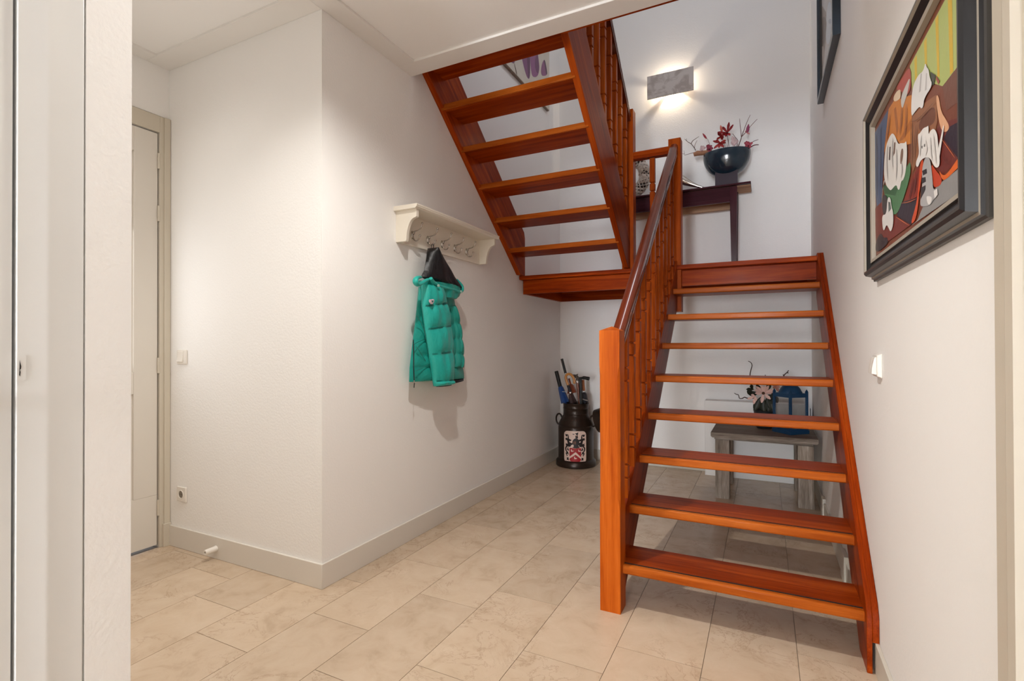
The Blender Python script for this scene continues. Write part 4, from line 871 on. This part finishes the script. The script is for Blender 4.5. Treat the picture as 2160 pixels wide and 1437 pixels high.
lft = [[(345, 320), (375, 345), (420, 335), (465, 350), (482, 400), (478, 455), (500, 470), (560, 490), (540, 535), (490, 530), (480, 505), (500, 560), (590, 590), (600, 620), (545, 650), (530, 690), (480, 700), (440, 690), (385, 670), (365, 668), (382, 630), (368, 590), (420, 615), (442, 610), (425, 530), (400, 500), (372, 530), (372, 490), (355, 470), (395, 435), (440, 460), (440, 420), (455, 385), (430, 360), (440, 395), (385, 405), (370, 375)],
       [(400, 670), (440, 690), (405, 725), (395, 770), (415, 835), (455, 845), (455, 880), (480, 910), (475, 940), (455, 905), (415, 915), (420, 940), (455, 945), (410, 975), (385, 920), (358, 880), (400, 885), (385, 850), (355, 800), (350, 745), (372, 695)],
       [(440, 700), (460, 720), (465, 770), (490, 790), (470, 815), (440, 805), (415, 770), (435, 750)],
       [(410, 1005), (440, 1015), (470, 1005), (468, 1055), (488, 1095), (440, 1085), (405, 1085), (415, 1045)]]
rgt = [[(660+(660-x), y) for x, y in p][::-1] for p in lft]
helm = [[(600, 500), (640, 455), (690, 440), (740, 455), (780, 500), (785, 590), (765, 630), (760, 655), (800, 710), (700, 735), (580, 715), (620, 690), (625, 650), (600, 620), (580, 590), (585, 540)], [(675, 440), (672, 360), (700, 365), (740, 345), (752, 440), (715, 445)], [(575, 318), (615, 312), (660, 325), (615, 338)], [(650, 298), (690, 292), (720, 285), (755, 262), (752, 330), (735, 345), (700, 345), (680, 312)]]
crest('mantling', lft+rgt, M_CK, 1, pnl); crest('helmet', helm, M_CK, 2, pnl)
crest('visor_bars', [[(606+i*24, 540-5*i % 7), (614+i*24, 522), (618+i*24, 560), (612+i*24, 632), (606+i*24, 600)] for i in range(4)] + [[(690, 372), (705, 362), (735, 380), (725, 395)], [(580, 705), (680, 735), (800, 705), (800, 712), (680, 745), (580, 714)]], M_CO, 3, pnl)
crest('shield', [[(498, 725), (590, 725), (660, 740), (740, 725), (835, 728), (838, 1060), (815, 1105), (760, 1135), (670, 1142), (580, 1135), (520, 1105), (498, 1060)]], M_CR, 2, pnl)
crest('chevron', [[(678, 842), (838, 990), (832, 1045), (678, 915), (498, 1040), (492, 985)]], M_CW, 3, pnl)
duck = [(0, 0), (14, -8), (26, 0), (24, 26), (60, 40), (80, 26), (72, 58), (10, 66), (-4, 40), (8, 30), (-4, 12)]
crest('duck_charges', [[(x0+x, y0+y) for x, y in duck] for x0, y0 in ((540, 770), (756, 770), (636, 980))], M_CW, 3, pnl)
# worn red script on the shoulder
M_SCR = flat('worn_red_script', (.075, .022, .012, 1), .5)
scr = MB()
def shoulder(u, z, k=.0015):
    r = .128+(.462-z)*(.150-.128)/(.462-.420)+k; a = view + u/.14; return (cx_+r*math.cos(a), cy_+r*math.sin(a), z)
xs = -.042
for lt in ('v', 'a', 'n', ' ', 'd', 'e', ' ', 'V', '.'):
    T = {'v': [[(0, 1), (.5, 0), (1, 1)]], 'a': [[(1, 1), (.1, .8), (.1, .1), (.9, .2), (1, 1), (1, 0)]], 'n': [[(0, 0), (0, 1), (.1, .8), (.6, 1), (.9, .7), (.9, 0)]], 'd': [[(1, 1.7), (.9, 0), (.1, .2), (.2, .9), (.9, .8)]], 'e': [[(0, .5), (.9, .6), (.6, 1), (.1, .8), (.1, .1), (.9, .1)]], 'V': [[(0, 1.7), (.5, 0), (1.1, 1.7)]], '.': [[(0, 0), (.2, .1)]]}.get(lt, [])
    for s_ in T:
        scr.tube([shoulder(xs+.0085*x, .436+.0085*y) for x, y in s_], .0008, 5)
    xs += .0115 if lt != ' ' else .006
o = obj('script_lettering', scr, M_SCR, mc); o['label'] = 'faded red lettering on the shoulder'

def uq(x, y, dy=0): return at_y(1160+x/11.975, 745+y/11.975, cy_+dy)
def inside(p, q, zz=.16):
    """extend p->q downward into the can"""
    d = (q-p); t = (zz-p.z)/d.z if abs(d.z) > 1e-4 else 0; r = p+d*t
    v = Vector((r.x-cx_, r.y-cy_)); 
    if v.length > .09: v = v.normalized()*.09
    return Vector((cx_+v.x, cy_+v.y, zz))
M_RUB = flat('black_rubber', (.008, .008, .008, 1), .45, var=.2); M_BLU = cloth('blue_umbrella_cloth', (.006, .055, .24, 1), .5, .6); M_ORG = cloth('rust_umbrella_cloth', (.22, .045, .012, 1), .55, .6)
M_NAV = cloth('dark_umbrella_cloth', (.008, .008, .014, 1), .55, .6); M_PAT = flat('patterned_cloth', (.040, .016, .014, 1), .6, var=.9); M_HON = flat('honey_wood', (.52, .22, .045, 1), .3, coat=.4, var=.1); M_RED = flat('red_brown_wood', (.17, .038, .012, 1), .25, coat=.5, var=.15); M_HORN = flat('dark_horn', (.045, .028, .016, 1), .3, coat=.4)
def umb(name, label, cat, base): return thing(name, label, cat, base, 'umbrellas and canes in the milk can')
def folded(par, a, b, r0, r1, mat, n=9):
    P = [a.lerp(b, i/6) for i in range(7)]; mb = MB(); rg = []
    d = (b-a).normalized(); s1 = d.cross(Vector((0, 1, 0))).normalized(); s2 = d.cross(s1)
    for i, p in enumerate(P):
        r = r0+(r1-r0)*i/6; r *= (.55 if i == 0 else 1)
        rg.append([p+(s1*math.cos(2*PI*k/16)+s2*math.sin(2*PI*k/16))*r*(1+.16*(k % 2)) for k in range(16)])
    return obj('canopy', mb.rings(rg), mat, par, smooth=50)
# 1 tall black grip
a, b = uq(300, 145, .03), uq(395, 510, .03); e = inside(a, b)
u = umb('umbrella', 'umbrella with tall black ribbed grip, highest in the milk can', 'umbrella', e)
obj('handle', MB().tube([a.lerp(b, i/24) for i in range(25)], [.0135 if i % 2 else .0120 for i in range(25)], 10), M_RUB, u, smooth=60)
obj('collar', MB().tube([b, b.lerp(uq(402, 550, .03), 1)], .008, 10), M_CHROME, u, smooth=60)
obj('shaft', MB().tube([b, e], .006, 8), M_RUB, u, smooth=60)
# 2 blue with black grip
a, b = uq(160, 455, .0), uq(265, 870, .0); c = uq(390, 1250, 0)
u = umb('umbrella', 'blue folded umbrella with thick black handle, leftmost in the milk can', 'umbrella', inside(b, c))
obj('handle', MB().tube([a, a.lerp(b, .04), a.lerp(b, .5), b], [.016, .0185, .019, .019], 12), M_RUB, u, smooth=40)
folded(u, b.lerp(a, .15), c, .020, .036, M_BLU); obj('shaft', MB().tube([c, inside(b, c)], .010, 8), M_BLU, u, smooth=60)
obj('strap', MB().tube([uq(310, 975, -.036), uq(380, 975, -.04), uq(440, 990, -.036)], .0035, 6), flat('pale_strap', rgb(170, 180, 190), .5), u, smooth=60)
# 3 honey crook
cr_ = [uq(x, y, -.035) for x, y in ((460, 815), (425, 720), (400, 610), (425, 550), (480, 530), (545, 555), (595, 625), (620, 700), (615, 770))]
u = umb('umbrella', 'umbrella with honey-coloured wooden crook handle in front in the milk can', 'umbrella', inside(uq(480, 850, -.035), uq(560, 1200, -.035)))
obj('handle', MB().tube(bez([tuple(p) for p in cr_], 5), .0125, 12), M_HON, u, smooth=60)
a, b = uq(458, 812, -.035), uq(512, 985, -.035); c = uq(585, 1260, -.035)
obj('collar', MB().tube([a, b], .0135, 10), M_NAV, u, smooth=60); obj('ferrule', MB().tube([b, b.lerp(c, .12)], .012, 10), M_CHROME, u, smooth=60)
folded(u, b.lerp(c, .12), c, .018, .032, M_PAT); obj('shaft', MB().tube([c, inside(b, c)], .008, 8), M_PAT, u, smooth=60)
# 4 rust folding umbrella
a, b = uq(480, 640, .05), uq(520, 780, .05); c = uq(560, 1240, .05)
u = umb('umbrella', 'rust orange folded umbrella behind the wooden crook in the milk can', 'umbrella', inside(b, c))
obj('handle', MB().tube([a, b], .010, 8), M_ORG, u, smooth=60)
folded(u, b, uq(560, 1010, .05), .020, .040, M_ORG); obj('shaft', MB().tube([uq(560, 1010, .05), inside(b, c)], .010, 8), M_ORG, u, smooth=60)
# 5 red brown cane with horn derby
a = uq(690, 690, .0); c = uq(750, 1250, 0)
u = umb('walking_cane', 'red-brown walking cane with dark horn derby handle in the milk can', 'cane', inside(a, c))
obj('shaft', MB().tube([a, inside(a, c)], .0125, 10), M_RED, u, smooth=60); obj('collar', MB().tube([a.lerp(c, -.0), a.lerp(c, .10)], .0133, 10), M_CHROME, u, smooth=60)
hp_ = [uq(x, y) for x, y in ((545, 565), (600, 570), (650, 585), (690, 620), (692, 700))]
obj('handle', MB().tube(bez([tuple(p) for p in hp_], 5), [.010]*5+[.013]*6+[.016]*5+[.0135]*5, 10).tube([uq(640, 575), uq(680, 560), uq(708, 530)], [.012, .010, .003], 8), M_HORN, u, smooth=60)
# 6 black T cane
a = uq(765, 650, -.05); c = uq(800, 1250, -.05)
u = umb('walking_cane', 'black walking cane with moulded T-shaped handle in the milk can', 'cane', inside(a, c))
obj('shaft', MB().tube([a, inside(a, c)], .0135, 10), M_RUB, u, smooth=60)
obj('handle', MB().tube(bez([tuple(uq(x, y, -.05)) for x, y in ((735, 625), (790, 635), (860, 625), (930, 635), (995, 650))], 4), [.008]*3+[.012]*4+[.016]*6+[.017]*4, 10), M_RUB, u, smooth=60)
# 7 black umbrella with wooden straight grip
a, b = uq(835, 680, .03), uq(850, 950, .03); c = uq(885, 1240, .03)
u = umb('umbrella', 'black folded umbrella with straight brown wooden grip, rightmost in the milk can', 'umbrella', inside(b, c))
obj('handle', MB().tube([a, b], [.013, .0145], 10), flat('tan_wood', (.30, .09, .025, 1), .35, var=.2), u, smooth=60)
obj('collar', MB().tube([b, b.lerp(c, .12)], .010, 10), M_CHROME, u, smooth=60)
folded(u, b.lerp(c, .14), c, .022, .028, M_NAV); obj('shaft', MB().tube([c, inside(b, c)], .009, 8), M_NAV, u, smooth=60)
obj('strap', MB().tube([uq(815, 1160, -.004), uq(880, 1185, -.01), uq(960, 1200, .0)], .011, 8, flatten=.5), flat('silver_strap', rgb(150, 146, 142), .4), u, smooth=60)

# ------------------------------------------------------------------ under the stairs: panel, bench, lantern, plant
wp = thing('wall_panel', 'low white boxed panel against the back wall behind the grey bench', 'panel', (-.07, 4.80, 0))
pp = [(-.472, 0), (.325, 0), (.325, .630), (.318, .645), (.305, .652), (-.472, .652)]
obj('box', MB().prism(pp, 1, 4.735, YB-.013), M_TRIM, wp, bevel=.003)
obj('gap_shade_strip', MB().box(.3255, .330, 4.737, YB-.014, 0, .62), M_DARK, wp)  # dark strip painted for the shaded gap between panel and wall
be = thing('bench', 'grey weathered oak bench with thick square legs under the stairs', 'bench', (-.016, 4.34, 0))
top = MB().prism([(-.362, .490), (.328, .490), (.328, .462), (.318, .452), (-.350, .452), (-.362, .462)], 1, 4.04, 4.64)
obj('bench_top', top, O_X, be, bevel=.002)
obj('apron', MB().box(-.34, .30, 4.075, 4.60, .435, .452), O_X, be)
for x0 in (-.334, .204):
    for y0 in (4.066, 4.515):
        obj('leg', MB().box(x0, x0+.097, y0, y0+.097, 0, .435), O_Z, be, bevel=.002)
# lantern
M_LB = flat('blue_lantern_metal', (.006, .050, .125, 1), .45, .2, var=.3)
lx, ly, ls, la = .168, 4.27, .074, math.radians(43)
lt_ = thing('lantern', 'blue metal lantern with domed top standing on the grey bench', 'lantern', (lx, ly, .49))
Rz = Matrix.Translation((lx, ly, 0)) @ Matrix.Rotation(la, 4, 'Z')
obj('base', MB().box(-ls-.012, ls+.012, -ls-.012, ls+.012, .4905, .515).xform(Rz), M_LB, lt_, bevel=.002)
for sx in (-1, 1):
    for sy in (-1, 1):
        obj('post', MB().box(sx*ls-.0075, sx*ls+.0075, sy*ls-.0075, sy*ls+.0075, .515, .795).rings([[(sx*ls+a*q, sy*ls+b*q, z) for a, b in ((-1, -1), (1, -1), (1, 1), (-1, 1))] for q, z in ((.0075, .795), (.001, .812))]).xform(Rz), M_LB, lt_)
for k in range(4):
    R4 = Rz @ Matrix.Rotation(k*PI/2, 4, 'Z')
    obj('top_rail', MB().box(-ls, ls, -ls-.006, -ls+.006, .755, .783).box(-ls, ls, -ls-.004, -ls+.004, .515, .530).xform(R4), M_LB, lt_)
    gm = newmat('lantern_glass')[0] if k == 0 else gm
    if k == 0:
        g_ = gm.node_tree.nodes['Principled BSDF']; g_.inputs['Transmission Weight'].default_value = 1; g_.inputs['Roughness'].default_value = .02; g_.inputs['IOR'].default_value = 1.45; g_.inputs['Base Color'].default_value = (.93, .95, .96, 1)
    obj('glass_pane', MB().box(-ls+.0075, ls-.0075, -ls-.001, -ls+.001, .530, .755).xform(R4), gm, lt_)
obj('latch', MB().ball((.055, -ls-.012, .605), .008, 8, 6).box(.050, .060, -ls-.008, -ls, .59, .62).xform(Rz), M_LB, lt_, smooth=60)
dm = [(.078, .783), (.078, .790), (.072, .800), (.064, .818), (.050, .835), (.034, .846), (.030, .850), (.030, .872), (.038, .878), (.038, .884), (.030, .888), (.012, .890)]
obj('roof', MB().lathe(dm, (lx, ly, 0), 28), M_LB, lt_, smooth=45)
# potted magnolia
gx, gy = -.005, 4.41
pt = thing('potted_magnolia', 'dark pot with a pale magnolia, dark leaves and curly twigs on the bench', 'plant', (gx, gy, .49))
obj('pot', MB().lathe([(.001, .4905), (.05, .4905), (.056, .495), (.075, .62), (.078, .628), (.074, .632), (.068, .62), (.001, .61)], (gx, gy, 0), 28), flat('slate_pot', (.015, .020, .022, 1), .4), pt, smooth=45)
gq = lambda x, y, dy=0: at_y(1540+x/7.984, 740+y/7.984, gy+dy)
M_LEAF = flat('dark_leaf', (.014, .018, .008, 1), .45, var=.5); M_PET = flat('pale_petal', rgb(222, 184, 172), .6, var=.08)
for pts in ([(345, 560), (335, 420), (350, 330), (370, 250), (350, 200), (305, 175)], [(870, 560), (905, 425), (955, 370), (988, 330)], [(955, 370), (985, 375)], [(905, 425), (893, 400)], [(420, 800), (295, 800), (245, 785), (200, 805), (158, 800), (140, 745), (105, 735), (72, 715)], [(600, 560), (592, 405)]):
    P = bez([tuple(gq(*p)) for p in pts], 5); obj('twig', MB().tube(P, [.0048*(1-.45*i/(len(P)-1)) for i in range(len(P))], 6), flat('curly_twig', (.045, .018, .009, 1), .7), pt, smooth=60)
for (bx0, by0), (tx, ty), wd, dy in (((520, 780), (410, 1010), .055, -.02), ((560, 800), (560, 1040), .06, -.03), ((640, 800), (720, 1000), .06, -.02), ((600, 760), (760, 800), .05, 0), ((620, 780), (640, 1040), .055, -.025), ((480, 720), (300, 730), .05, .01), ((400, 650), (270, 655), .03, .01), ((360, 640), (300, 730), .04, .0), ((380, 640), (345, 570), .03, .0), ((700, 700), (800, 880), .05, .03), ((560, 700), (700, 560), .04, .03), ((520, 700), (440, 570), .04, .03), ((640, 760), (735, 900), .05, -.01), ((500, 820), (480, 980), .05, .0)):
    mb = MB(); a, b = gq(bx0, by0, dy), gq(tx, ty, dy-.02); petal(mb, a, b-a, (b-a).length, wd, .12); obj('leaf', mb, M_LEAF, pt, smooth=60)
cc = gq(560, 715, -.06); fm_ = MB()
for tx, ty in ((430, 600), (530, 585), (655, 590), (740, 660), (735, 695), (680, 820), (530, 880), (420, 720), (600, 590), (410, 660)):
    tip = gq(tx, ty, -.075); petal(fm_, cc, tip-cc, (tip-cc).length, .028, .12)
fl_ = obj('blossom', fm_, M_PET, pt, smooth=60); obj('flower_heart', MB().ball(cc+Vector((0, -.008, 0)), .011, sc=(1, .8, 1)), flat('brown_heart', (.10, .045, .02, 1), .8), fl_, smooth=60)
f2 = MB(); c2 = gq(420, 770, -.03)
for tx, ty in ((290, 820), (350, 740), (400, 900), (440, 850)):
    tip = gq(tx, ty, -.04); petal(f2, c2, tip-c2, (tip-c2).length, .024, .15)
obj('blossom', f2, M_PET, pt, smooth=60)
f3 = MB(); c3 = gq(760, 600, .04)
for tx, ty in ((700, 560), (820, 690), (840, 620), (780, 560), (730, 640)):
    tip = gq(tx, ty, .03); petal(f3, c3, tip-c3, (tip-c3).length, .024, .15)
obj('blossom', f3, flat('dull_pink_petal', rgb(190, 130, 112), .6), pt, smooth=60)
